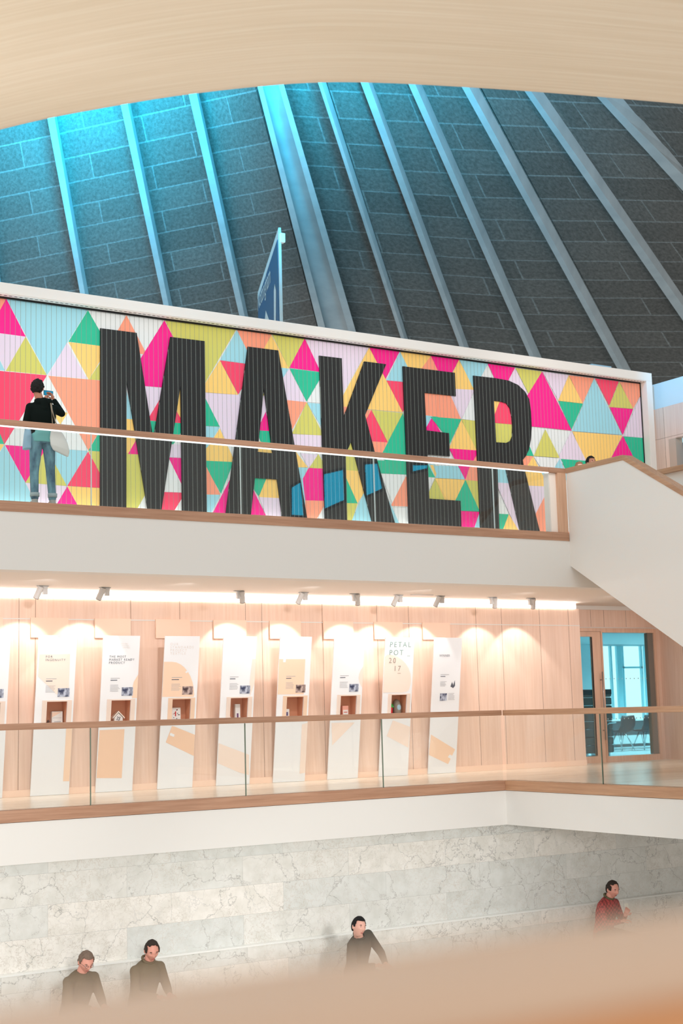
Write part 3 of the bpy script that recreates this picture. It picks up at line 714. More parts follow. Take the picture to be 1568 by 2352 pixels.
    if k == 2:
        for i, s in enumerate(('THE MOST', 'MARKET READY', 'PRODUCT')): txt(c4, 702-i*1.5, 645+i*20, s, .047, INK, 1.32)
        for i in range(3): txt(c4, 775+i*6, 560+i*12, 'AWARD', .028, INKG, 1.3)
    if k == 3:
        for i, s in enumerate(('OUR', 'STANDARDS', 'PROJECT', 'TEXTILE')): txt(c4, 1093, 566+i*20, s, .056, INKG, 1.4)
    if k == 7:
        for (x, y, s) in ((1103, 577, 'PETAL'), (1100, 629, 'POT _'), (1097, 680, '20'), (1128, 731, '17'), (1155, 742, '_')): txt(c5, x, y, s, .13, INKT if y < 640 else mat('warm_grey_ink', (160, 148, 138), .5), 1.35)
    if k == 8: txt(c5, 1423, 639, 'WINNER', .055, mat('grey_ink', (120, 120, 126), .5), 1.1)
    # caption lines and photograph
    def bars(uL, vT, n, wd, mm, gap=.022, hh=.008):
        mb = MB()
        for i in range(n):
            w_ = wd*(.75+.25*random.random())
            q = [(uL, vT-i*gap), (uL+w_, vT-i*gap), (uL+w_, vT-i*gap-hh), (uL, vT-i*gap-hh)]
            mb.add([bp(X, a, b_, .0035) for a, b_ in q], [(0, 1, 2, 3)])
        mb.build('caption_text', mm, t)
    if 1 <= k <= 7:
        if k != 7:
            bars(.15, 1.745, 1, .20, INKL); bars(.15, 1.715, 1, .13, INK, hh=.012); bars(.15, 1.64, 6, .17, INKL, .019, .005)
            quadm(X, [(.345, 1.47), (.535, 1.47), (.535, 1.60), (.345, 1.60)], .0035, 'photo_print', PHN if k in (3, 5) else PHB, t)
    if k == 8:
        bars(.17, 1.745, 1, .20, INKL); bars(.17, 1.715, 1, .13, INK, hh=.012); bars(.17, 1.62, 5, .14, INKL, .019, .006)
        quadm(X, [(.18, 1.28), (.33, 1.28), (.33, 1.41), (.18, 1.41)], .0035, 'photo_print', PHB, t)
        bars(.36, 1.41, 6, .15, INKL, .022, .006)
        pts = [(.40, 1.53), (.43, 1.61), (.46, 1.55), (.49, 1.64), (.50, 1.54), (.46, 1.50)]
        quadm(X, pts, .0035, 'printed_plant', mat('ink_plant', (88, 92, 104), .5), t)
    if k == 0: quadm(X, [(.36, 1.47), (.545, 1.47), (.545, 1.60), (.36, 1.60)], .0035, 'photo_print', PHB, t)

# things standing in the niches (shelf is at board height v0)
def shelf(k, u, back=.10):
    X = BX0[k+1]; p = bp(X, u, 1.03, -.018); return Vector((p.x, p.y+back, p.z+.001))
WP = mat('white_card', (240, 238, 235), .5)
s_ = shelf(1, .40)
t = empty('toy_box', s_, 'small white and peach carton beside a tiny dark figure in the FOR INGENUITY niche', 'box')
bx('carton', s_.x-.085, s_.x+.085, s_.y-.03, s_.y+.03, s_.z, s_.z+.22, WP, t)
link('peach_corner', [(s_.x-.085, s_.y-.031, s_.z+.21), (s_.x+.07, s_.y-.031, s_.z+.21), (s_.x-.085, s_.y-.031, s_.z+.13)], [(0, 1, 2)], PALEW, t)
bx('printed_line', s_.x-.05, s_.x+.06, s_.y-.032, s_.y-.0305, s_.z+.06, s_.z+.065, INK, t)
bx('printed_line', s_.x-.07, s_.x+.07, s_.y-.032, s_.y-.0305, s_.z+.12, s_.z+.124, INKL, t)
s_ = shelf(1, .25)
m = MB().ell((s_.x, s_.y, s_.z+.03), (.03, .02, .03)).ell((s_.x+.02, s_.y, s_.z+.075), (.02, .015, .02)).box(s_.x-.05, s_.x+.06, s_.y-.02, s_.y+.02, s_.z, s_.z+.01)
tag(m.build('toy_figure', mat('dark_toy', (88, 70, 66), .6), smooth=True), 'tiny dark toy figure left of the white and peach carton', 'toy')
s_ = shelf(2, .36)
t = empty('toy_house', s_, 'white wooden toy house with pitched roof in the MARKET READY PRODUCT niche', 'toy')
pr = [(-.07, 0), (.07, 0), (.07, .10), (0, .17), (-.07, .10)]
MB().hexa([Vector((s_.x+a, s_.y-.03, s_.z+b_)) for a, b_ in pr], [Vector((s_.x+a, s_.y+.04, s_.z+b_)) for a, b_ in pr]).build('body', WP, t)
MB().hexa([Vector((s_.x+a, s_.y-.04, s_.z+b_)) for a, b_ in [(-.10, .085), (0, .185), (.10, .085), (.10, .105), (0, .205), (-.10, .105)]],
          [Vector((s_.x+a, s_.y+.05, s_.z+b_)) for a, b_ in [(-.10, .085), (0, .185), (.10, .085), (.10, .105), (0, .205), (-.10, .105)]]).build('roof', mat('cream_roof', (250, 240, 228), .5), t)
m = MB()
for i in range(9):
    a = i*.698; r_ = .032 if i % 2 else .018; m.ell((s_.x+r_*math.cos(a), s_.y-.032, s_.z+.085+r_*math.sin(a)), (.010, .002, .010), n=8, k=4)
m.build('pattern', mat('grey_pattern', (140, 140, 145), .6), t)
s_ = shelf(3, .30)
t = empty('patterned_box', s_, 'square white box covered in small red and black marks in the semicircle board niche', 'box')
bx('carton', s_.x-.09, s_.x+.09, s_.y-.03, s_.y+.04, s_.z, s_.z+.235, WP, t)
m = MB(); mr = MB(); random.seed(3)
for i in range(16):
    a, b_ = random.uniform(-.075, .06), random.uniform(.03, .215); (mr if i % 3 == 0 else m).box(s_.x+a, s_.x+a+.018, s_.y-.0315, s_.y-.0302, s_.z+b_, s_.z+b_+.010)
m.build('black_marks', mat('box_black', (50, 50, 56), .6), t); mr.box(s_.x-.01, s_.x+.012, s_.y-.0315, s_.y-.0302, s_.z+.10, s_.z+.17); mr.build('red_marks', mat('box_red', (205, 60, 60), .6), t)
s_ = shelf(4, .385)
t = empty('tall_carton', s_, 'tall narrow white carton with small purple print in a display niche', 'box')
bx('carton', s_.x-.045, s_.x+.045, s_.y-.03, s_.y+.03, s_.z, s_.z+.27, WP, t); bx('purple_print', s_.x-.02, s_.x+.012, s_.y-.0315, s_.y-.0302, s_.z+.03, s_.z+.12, mat('purple_ink', (110, 60, 110), .6), t)
s_ = shelf(4, .245)
m = MB().add([(s_.x-.06, s_.y, s_.z), (s_.x+.05, s_.y-.02, s_.z), (s_.x-.05, s_.y, s_.z+.17), (s_.x-.06, s_.y+.05, s_.z), (s_.x+.05, s_.y+.03, s_.z), (s_.x-.05, s_.y+.05, s_.z+.17)], [(0, 1, 2), (3, 5, 4), (0, 3, 4, 1), (1, 4, 5, 2), (0, 2, 5, 3)])
tag(m.build('folded_leaflet', WP), 'folded white leaflet leaning left of the tall white carton', 'leaflet')
s_ = shelf(5, .25)
t = empty('small_pack', s_, 'small white pack with violet printing in the peach rectangle board niche', 'box')
bx('carton', s_.x-.055, s_.x+.055, s_.y-.03, s_.y+.03, s_.z, s_.z+.17, WP, t); bx('violet_print', s_.x-.045, s_.x+.03, s_.y-.0315, s_.y-.0302, s_.z+.06, s_.z+.12, mat('violet_ink', (98, 88, 132), .6), t)
s_ = shelf(6, .36)
t = empty('pink_carton', s_, 'small pink and white carton in the niche of the board left of PETAL POT', 'box')
bx('carton', s_.x-.06, s_.x+.06, s_.y-.03, s_.y+.03, s_.z, s_.z+.20, mat('pink_card', (244, 176, 156), .6), t)
bx('label', s_.x-.05, s_.x+.05, s_.y-.0315, s_.y-.0302, s_.z+.04, s_.z+.13, WP, t); bx('print_line', s_.x-.035, s_.x+.035, s_.y-.033, s_.y-.0318, s_.z+.085, s_.z+.10, mat('rose_ink', (215, 110, 100), .6), t)
s_ = shelf(7, .25)
t = empty('plant_pot', s_, 'red pot with bright green leaves in the PETAL POT niche', 'plant')
m = MB().tube([s_, s_+Vector((0, 0, .15))], [.045, .058], n=16); m.build('pot', mat('red_pot', (222, 40, 56), .4), t, smooth=False)
m = MB(); random.seed(5)
for i in range(16):
    a = i*2.4; r_ = .02+.05*random.random(); m.ell((s_.x+r_*math.cos(a), s_.y+r_*.4*math.sin(a), s_.z+.160+.05*random.random()), (.028, .014, .018), n=8, k=5)
m.build('leaves', mat('leaf_green', (70, 190, 84), .6), t, smooth=True)
s_ = shelf(7, .405, .10)
t = empty('seed_bag', s_, 'grey bag with a pale blue label behind the red plant pot', 'bag')
m = MB().tube([s_+Vector((0, 0, .0)), s_+Vector((0, 0, .18)), s_+Vector((-.01, 0, .26)), s_+Vector((-.02, 0, .285))], [.07, .075, .055, .02], n=12); m.build('bag', mat('grey_bag', (150, 142, 130), .8), t, smooth=True)
m = MB().ell(s_+Vector((0, -.066, .15)), (.045, .015, .05)); m.build('label', mat('blue_label', (170, 205, 220), .6), t, smooth=True)

# ------------------------------------------------------------ spotlights on the gallery soffit
WS = mat('spot_white', (204, 201, 198), .45)
spots = [7.467, 8.456, 10.763, 11.973, 12.976, 13.876, 14.767, 15.917, 16.807]
tilt = [-1, -1, 1, -1, 1, -1, -1, 1, 1]
names = ['leftmost', 'second from the left', 'third from the left, facing right', 'fourth from the left', 'middle one of nine, facing right', 'sixth from the left', 'third from the right', 'second from the right, over the bare wood wall', 'rightmost, at the end of the cove light']
def make_spot(x, tl):
    y = 20.27; t = empty('ceiling_spotlight', (x, y, ZS))
    bx('mount_plate', x-.09, x+.09, y-.02, y+.02, ZS-.012, ZS-.001, mat('grey_plate', (170, 168, 165), .5), t)
    bx('bracket', x-.02+.02*-tl, x+.05-.02*tl if tl < 0 else x+.03, y-.025, y+.025, ZS-.13, ZS-.012, WS, t)
    c = Vector((x+.06*tl, y, ZS-.09)); d = Vector((.05*tl, .08, -.16)).normalized()
    m = MB().tube([c-d*.09, c-d*.085, c+d*.10, c+d*.105], [.038, .046, .046, .042], n=14); m.build('lamp_head', WS, t, smooth=False)
    MB().tube([c+d*.1052, c+d*.110], [.044, .044], n=14).build('bezel', mat('bezel_dark', (90, 84, 78), .5), t)
    return t
proto = {}
for x, tl, nm in zip(spots, tilt, names):
    if tl not in proto: o = proto[tl] = make_spot(x, tl)
    else:
        o = proto[tl].copy(); COL.objects.link(o); o.location = (x, 20.27, ZS)
        for ch in proto[tl].children: c = ch.copy(); COL.objects.link(c); c.parent = o
    tag(o, 'small white spotlight on the gallery soffit, '+nm, 'spotlight', 'spotlights over the display boards')
tag(bx('ceiling_vent', 14.05, 14.5, 20.1, 20.16, ZS-.012, ZS-.001, mat('vent_grey', (214, 208, 203), .6)), 'thin flat linear diffuser on the gallery soffit among the spotlights', 'vent')

# ------------------------------------------------------------ marble wall and bench on the ground level
struct(bx('wall_marble', X0-2, 25, 18.1, 18.4, -3.17, -1.6, MARBLE))
bn = empty('marble_bench', (12, 17.9, ZG), 'long pale marble bench with raised back along the marble wall', 'bench')
bx('back', X0-2, 25, 18.0, 18.4, ZG, -3.175, MARBLE, bn); bx('ledge', X0-2, 25, 17.985, 18.1, -3.19, -3.17, mat('ledge_light', (244, 244, 240), .3), bn)
bx('seat', X0-2, 25, 17.3, 18.0, ZG, ZG+.46, MARBLE, bn)

# ------------------------------------------------------------ concrete roof: bays between ribs
# each rib: front-left, front-right, base-right edge at two heights (survey)
RIBS = [((-75,-62,-56,300),(-8,-2,4,655)),
        ((108,125,131,268),(184,195,205,675)), ((275,292,299,232),(375,387,397,700)), ((431,450,456,208),(550,562,572,728)),
        ((590,592,652,195),(732,735,816,758)), ((730,738,750,190),(921,929,939,779)), ((828,846,856,190),(1056,1066,1080,799)),
        ((938,954,971,195),(1217,1227,1248,822)), ((1060,1077,1102,200),(1418,1430,1452,848)), ((1206,1221,1255,212),(1568,1592,1610,737)),
        ((1375,1394,1446,228),(1568,1605,1618,439)), ((1600,1625,1690,240),(1830,1870,1960,470))]
DB = [39, 38, 37, 36, 34.5, 34.5, 35, 35.5, 36, 37, 38, 39]
def yup(x): return 310-.22*(x-100) if x < 620 else 196+.05*(x-620)
def ylo(x): return 862-.19*(x-190) if x < 735 else min(758+.08*(x-735), 800+.0*x)
rib_pts = []
for i, (a, b_) in enumerate(RIBS):
    ya, yb_ = a[3], b_[3]
    def edge(k, y, a=a, b_=b_, ya=ya, yb_=yb_):
        # small y offset between edges is folded into one line per edge
        return (a[k]+(b_[k]-a[k])*(y-ya)/(yb_-ya), y)
    rib_pts.append(edge)
def solve(i, k, f):
    e = rib_pts[i]; y = 300
    for _ in range(30): y = f(e(k, y)[0])
    return e(k, y)
T0, T1 = -.85, 1.25
def rp(i, k, t, proud=0):
    U = solve(i, k, yup); Lo = solve(i, k, ylo)
    du = DB[i]-9.5; dl = DB[i]
    A3 = atD(U[0], U[1], du-proud); B3 = atD(Lo[0], Lo[1], dl-proud)
    return A3+(B3-A3)*t
ordn = ['leftmost', 'second from the left', 'third from the left', 'fourth from the left', 'wide channel-shaped', 'first to the right of the wide channel beam', 'second to the right of the wide channel beam', 'third to the right of the wide channel beam',
        'fourth to the right of the wide channel beam', 'fifth to the right of the wide channel beam', 'short one crossing the top right corner', 'outermost right, past the photo edge']
for i in range(len(RIBS)):
    pr = .55
    NS = 14; t1 = {9: .95, 10: .42}.get(i, T1); TS = [T0+(t1-T0)*j/NS for j in range(NS+1)]
    def ribmesh(mb, loops):
        for p_, q_ in zip(loops, loops[1:]):
            n_ = len(p_); mb.add(list(p_)+list(q_), [(k, (k+1) % n_, n_+(k+1) % n_, n_+k) for k in range(n_)])
        mb.add(loops[0], [tuple(range(len(loops[0])))]); mb.add(loops[-1], [tuple(range(len(loops[-1])))])
        return mb
    if i == 4:
        L0 = [rp(i, 0, T, .7) for T in TS]; R0 = [rp(i, 2, T, .7) for T in TS]
        Lb = [rp(i, 0, T, 0) for T in TS]; Rb = [rp(i, 2, T, 0) for T in TS]
        t = empty('roof_beam', L0[-1], 'wide pale channel-shaped concrete roof beam at the fold of the roof', 'beam')
        def seg(f0, f1, depth, nm):
            loops = []
            for j in range(NS+1):
                a0 = L0[j].lerp(R0[j], f0); c0 = L0[j].lerp(R0[j], f1); ab = Lb[j].lerp(Rb[j], f0); cb = Lb[j].lerp(Rb[j], f1)
                loops.append([a0.lerp(ab, depth), c0.lerp(cb, depth), cb, ab])
            ribmesh(MB(), loops).build(nm, CONC, t)
        seg(0, .19, 0, 'flange'); seg(.19, .8, .45, 'web'); seg(.8, 1, 0, 'flange')
        continue
    loops = []
    for T in TS:
        a_, b_3, c_3 = rp(i, 0, T, pr), rp(i, 1, T, pr), rp(i, 2, T, 0)
        loops.append([a_, b_3, c_3, a_+(c_3-b_3)])
    o = ribmesh(MB(), loops).build('roof_rib', CONC)
    tag(o, 'slanting pale concrete roof rib, '+ordn[i], 'beam', 'concrete roof ribs')
for i in range(len(RIBS)-1):
    nu, nv = 6, 20; vs = []; uvs = []
    la = [rp(i, 2, T0+(T1-T0)*j/nv, -.02) for j in range(nv+1)]; lb = [rp(i+1, 0 if i+1 == 4 else 2, T0+(T1-T0)*j/nv, -.02) for j in range(nv+1)]
    wdt = (la[nv//2]-lb[nv//2]).length
    for j in range(nv+1):
        for k in range(nu+1):
            vs.append(la[j]+(lb[j]-la[j])*k/nu); uvs.append((k/nu*wdt/.55+i*7.3, (T0+(T1-T0)*j/nv)*12.2+40))
    fs = [(j*(nu+1)+k, j*(nu+1)+k+1, (j+1)*(nu+1)+k+1, (j+1)*(nu+1)+k) for j in range(nv) for k in range(nu)]
    o = link('ceiling', vs, fs, ROOFM, None, origin=(0, 0, 0)); o['kind'] = 'structure'
    me = o.data; ul_ = me.uv_layers.new(name='UVMap')
    for lp in me.loops: ul_.data[lp.index].uv = uvs[lp.vertex_index]
    md = o.modifiers.new('s', 'SOLIDIFY'); md.thickness = .12; md.offset = 0

# ------------------------------------------------------------ curved timber-toned soffit overhead
ZO = 5.0
edge_px = [(-420,420),(-200,350),(0,297),(110,271),(220,250),(400,220),(600,197),(740,188),(870,189),(1000,195),(1150,204),(1300,215),(1430,226),(1568,238),(1700,250),(1900,268)]
ed = [onZ(x, y, ZO) for x, y in edge_px]
def smoothline(P, n=60):
    out = []
    for i in range(n+1):
        t = i/n*(len(P)-1); k = min(int(t), len(P)-2); f = t-k
        p0, p1, p2, p3 = P[max(k-1, 0)], P[k], P[k+1], P[min(k+2, len(P)-1)]
        out.append(.5*((2*p1)+(-p0+p2)*f+(2*p0-5*p1+4*p2-p3)*f*f+(-p0+3*p1-3*p2+p3)*f**3))
    return out
ed = smoothline(ed)
inn = Vector((-.55, -.83, 0)).normalized()
prof = [(.10, .9), (.02, .5), (0, .16), (.02, .07), (.07, .018), (.16, 0), (.35, -.005), (.8, -.0), (1.5, .03), (2.6, .06), (4.2, .08), (5.6, .1)]
vs = []; uvs = []; acc = 0
for i, p in enumerate(ed):
    if i: acc += (ed[i]-ed[i-1]).length
    for d_, h in prof: vs.append(p+inn*d_+Vector((0, 0, h))); uvs.append((acc, d_-h))
n = len(prof); fs = [(i*n+k, i*n+k+1, (i+1)*n+k+1, (i+1)*n+k) for i in range(len(ed)-1) for k in range(n-1)]
o = link('ceiling', vs, fs, SOFFIT, None, origin=(0, 0, 0), smooth=True); o['kind'] = 'structure'
ul_ = o.data.uv_layers.new(name='UVMap')
for lp in o.data.loops: ul_.data[lp.index].uv = uvs[lp.vertex_index]
md = o.modifiers.new('s', 'SOLIDIFY'); md.thickness = .05; md.offset = 1
# joints between the soffit boards
JM = mat('soffit_joint', (170, 140, 108), .8)
def joint(pxs, nm, wdt=.004):
    P = smoothline([onZ(x, y, ZO-.006) for x, y in pxs], 40); m = MB()
    for a, b2 in zip(P, P[1:]):
        s_ = (b2-a).cross(Vector((0, 0, 1))).normalized()*wdt
        m.hexa([a-s_, a+s_, a+s_+Vector((0, 0, .004)), a-s_+Vector((0, 0, .004))], [b2-s_, b2+s_, b2+s_+Vector((0, 0, .004)), b2-s_+Vector((0, 0, .004))])
    struct(m.build(nm, JM))
joint([(-100,180),(0,165),(160,147),(330,133),(600,122),(768,122),(1000,137),(1310,168),(1500,212),(1600,240)], 'trim_4', .003)
joint([(1258,-5),(1275,50),(1290,95),(1297,135),(1309,166)], 'trim_5')
joint([(-20,5),(180,8),(320,0)], 'trim_6', .003)

# ------------------------------------------------------------ motorway style sign standing behind the mural
ZSG = 9.3
sg = empty('road_sign', onZ(645, 523, ZSG)*1.0, 'tall dark blue road sign with pale border seen edge-on behind the mural', 'sign')
Pn = onZ(645, 523, ZSG); Pf = onZ(597, 672, ZSG)
hd = (Pf-Pn); hl = hd.length; hd.normalize(); hn = Vector((hd.y, -hd.x, 0)); UZ = Vector((0, 0, 1))
if hn.dot(-Pn) < 0: hn = -hn
def sq(u0, u1, z0, z1, off, mm, nm, th=.02):
    a = [Pn+hd*u0, Pn+hd*u1]; pts = [Vector((a[0].x, a[0].y, z0)), Vector((a[1].x, a[1].y, z0)), Vector((a[1].x, a[1].y, z1)), Vector((a[0].x, a[0].y, z1))]
    return MB().hexa([p+hn*off for p in pts], [p+hn*(off+th) for p in pts]).build(nm, mm, sg)
SB = mat('sign_blue', (22, 78, 116), .5); SW = mat('sign_pale', (176, 192, 196), .6)
sq(0, hl, 3.2, ZSG, 0, SW, 'sign_back', .05); sq(.12, hl-.12, 3.3, ZSG-.2, .052, SB, 'blue_panel', .012)
def onsign(u, v):
    r = ray(u, v); t = Pn.dot(hn)/r.dot(hn); return r*t
def spoly(pxs, nm, mm, off=.068):
    vs = []
    for u, v in pxs:
        p = onsign(u, v); vs.append(p+hn*off)
    return link(nm, vs, [tuple(range(len(vs)))], mm, sg)
spoly([(638.5, 652), (641.5, 668), (641, 760), (637, 760), (636.5, 668)], 'route_line', SW)
spoly([(617.5, 713), (626.5, 738), (626, 760), (615, 760), (615.5, 735)], 'white_arrow', SW)
pa, pb = onsign(598.8, 716), onsign(632.5, 640)
uu = (pb-pa).normalized(); wlen = (pb-pa).length
textobj('Nottingham', wlen/5.35, pa+hn*.067, uu, UZ, SW, sg, 'lettering')
bx('mounting_clip', Pn.x-.03, Pn.x+.06, Pn.y-.05, Pn.y+.05, ZSG-.3, ZSG-.12, mat('clip_white', (235, 238, 238), .4), sg)
struct(bx('trim_7', Pn.x-1, Pf.x+1, Pn.y-.2, Pf.y+.2, 2.9, 3.2, FRAMEW))

# ------------------------------------------------------------ people
def sample(p0, r0, p1, r1, m, n=14): m.tube([Vector(p0), Vector(p1)], [r0, r1], n=n); m.ell(p0, (r0,)*3, n=n, k=8); m.ell(p1, (r1,)*3, n=n, k=8)
def finish(mb, name, mm, parent, M, vox, smooth=3, origin=None):
    vs = [M @ v for v in mb.v]
    o = link(name, vs, mb.f, mm, parent)
    me = o.data; bm = bmesh.new(); bm.from_mesh(me)
    bmesh.ops.remove_doubles(bm, verts=bm.verts, dist=1e-5); bm.to_mesh(me); bm.free()
    md = o.modifiers.new('r', 'REMESH'); md.mode = 'VOXEL'; md.voxel_size = vox
    if smooth: ms = o.modifiers.new('s', 'SMOOTH'); ms.iterations = smooth; ms.factor = .5
    dg = bpy.context.evaluated_depsgraph_get(); me2 = bpy.data.meshes.new_from_object(o.evaluated_get(dg))
    o.modifiers.clear(); o.data = me2; bpy.data.meshes.remove(me); me2.name = name
    if not me2.materials: me2.materials.append(mm)
    for p in me2.polygons: p.use_smooth = True
    return o
def headshape(v, jaw=1.0):
    """unit direction -> point on a head (x right, y facing, z up), about 0.23 m tall"""
    x, y, z = v
    w = .076; d = .096; h = .118
    if z < -.1: w *= 1-.38*min(1, (-z-.1)/.8)*jaw; d *= 1-.14*min(1, (-z-.1)/.8)
    p = Vector((x*w, y*d, z*h))
    if y > 0:
        p.y -= .010*max(0, 1-abs(z-.75)/.5)
        g = lambda cx, cz, sx, sz: math.exp(-((p.x-cx)/sx)**2-((p.z-cz)/sz)**2)
        p.y += .026*g(0, -.022, .011, .016)+.016*g(0, .0, .009, .022)      # nose
        p.y += .006*g(0, .030, .045, .010)                                  # brow
        p.y -= .011*(g(.032, .010, .016, .013)+g(-.032, .010, .016, .013))  # eye sockets
        p.y += .006*g(0, -.058, .024, .006)+.005*g(0, -.068, .02, .006)     # lips
        p.y -= .004*g(0, -.0625, .022, .0025)
        p.y += .010*g(0, -.095, .022, .016)                                 # chin
        p.y += .005*(g(.045, -.02, .02, .02)+g(-.045, -.02, .02, .02))
    else: p.y *= 1.06
    return p
def head_mesh(mb, H):
    n, k = 36, 28; vs = []; fs = []
    for j in range(k+1):
        ph = math.pi*j/k
        for i in range(n):
            th = 2*math.pi*i/n; vs.append(H @ headshape((math.sin(ph)*math.cos(th), math.sin(ph)*math.sin(th), math.cos(ph))))
    for j in range(k):
        for i in range(n): fs.append((j*n+i, j*n+(i+1) % n, (j+1)*n+(i+1) % n, (j+1)*n+i))
    mb.add(vs, fs)
    for s_ in (-1, 1):
        R3 = H.to_3x3() @ Matrix.Rotation(.25*s_, 3, 'Z')
        mb.ell(H @ Vector((s_*.078, -.008, -.002)), (.012, .020, .034), rot=R3, n=12, k=8)
def hair_mesh(cond, H, off, tuft=0.0, seed=1):
    n, k = 56, 40; vs = []; fs = []; keep = {}
    rnd = random.Random(seed)
    for j in range(k+1):
        ph = math.pi*j/k
        for i in range(n):
            th = 2*math.pi*i/n; d = Vector((math.sin(ph)*math.cos(th), math.sin(ph)*math.sin(th), math.cos(ph)))
            p = headshape(d); q = p+d*(off+tuft*noise.noise(p*60)+tuft*.5*noise.noise(p*140))
            keep[len(vs)] = cond(p); vs.append((H @ q, H @ (p*.96)))
    for j in range(k):
        for i in range(n):
            f = (j*n+i, j*n+(i+1) % n, (j+1)*n+(i+1) % n, (j+1)*n+i)
            if all(keep[a] for a in f): fs.append(f)
    return vs, fs
def make_hair(name, cond, H, M, off, mm, parent, tuft=.006):
    vs, fs = hair_mesh(cond, H, off, tuft)
    used = sorted({i for f in fs for i in f}); ix = {a: b for b, a in enumerate(used)}; n = len(used)
    V = [M @ vs[a][0] for a in used]+[M @ vs[a][1] for a in used]
    Fq = [tuple(ix[a] for a in f) for f in fs]; allf = list(Fq)+[tuple(a+n for a in f[::-1]) for f in Fq]
    cnt_ = {}
    for f in Fq:
        for a, b2 in zip(f, f[1:]+f[:1]): cnt_[(a, b2)] = 1
    for (a, b2) in list(cnt_):
        if (b2, a) not in cnt_: allf.append((b2, a, a+n, b2+n))
    return link(name, V, allf, mm, parent, smooth=True)
def hand(mb, wrist, fwd, palm, curl=.5, side=1, s=1.0, spread=.1):
    """palm block, four unequal bent fingers, thumb from the side"""
    fwd = Vector(fwd).normalized(); palm = (Vector(palm)-fwd*Vector(palm).dot(fwd)).normalized(); lat = fwd.cross(palm)*side
    w = Vector(wrist); c = w+fwd*.05*s
    for q in (-.026, -.009, .009, .026):
        mb.tube([w+lat*q*.7*s+fwd*.005, w+lat*q*s+fwd*.085*s], [.015*s, .012*s], n=8); mb.ell(w+lat*q*s+fwd*.085*s, (.0125*s,)*3, n=8, k=6)
    mb.ell(c, (.026*s,)*3, n=10, k=6)
    for q, L_ in ((-.030, .066), (-.010, .078), (.010, .082), (.030, .074)):
        p = w+lat*q*s+fwd*.085*s; d = (fwd+lat*q*3*spread); a = curl*.55
        for seg in range(3):
            d = (Matrix.Rotation(a, 3, palm.cross(fwd)).inverted() @ d).normalized() if False else (d*math.cos(a)+palm*math.sin(a)).normalized()
            ln = L_*s*(.45, .32, .23)[seg]; r0 = (.0095, .0088, .008)[seg]*s; p2 = p+d*ln
            sample(p, r0, p2, r0*.93, mb, 8); p = p2; a = curl*.9
            fw2 = d
            palm_ = palm
    p = w+lat*-.026*s+fwd*.025*s; d = (fwd*.7-lat*.75+palm*.35).normalized()
    for ln in (.038, .032, .026):
        p2 = p+d*ln*s; sample(p, .0115*s, p2, .0098*s, mb, 8); p = p2; d = (d+fwd*.35+palm*.25*curl+lat*.25).normalized()
def loft(mb, rings, n=20):
    """rings: (center, rx, ry, (ax, ay)) superelliptic sections"""
    vs = []; fs = []
    for c, rx, ry, ax, ay in rings:
        for i in range(n):
            t = 2*math.pi*i/n; cx_, sy_ = math.cos(t), math.sin(t); e = .85
            vs.append(Vector(c)+ax*rx*math.copysign(abs(cx_)**e, cx_)+ay*ry*math.copysign(abs(sy_)**e, sy_))
    for j in range(len(rings)-1):
        for i in range(n): fs.append((j*n+i, j*n+(i+1) % n, (j+1)*n+(i+1) % n, (j+1)*n+i))
    fs += [tuple(range(n))[::-1], tuple(range((len(rings)-1)*n, len(rings)*n))]
    mb.add(vs, fs)
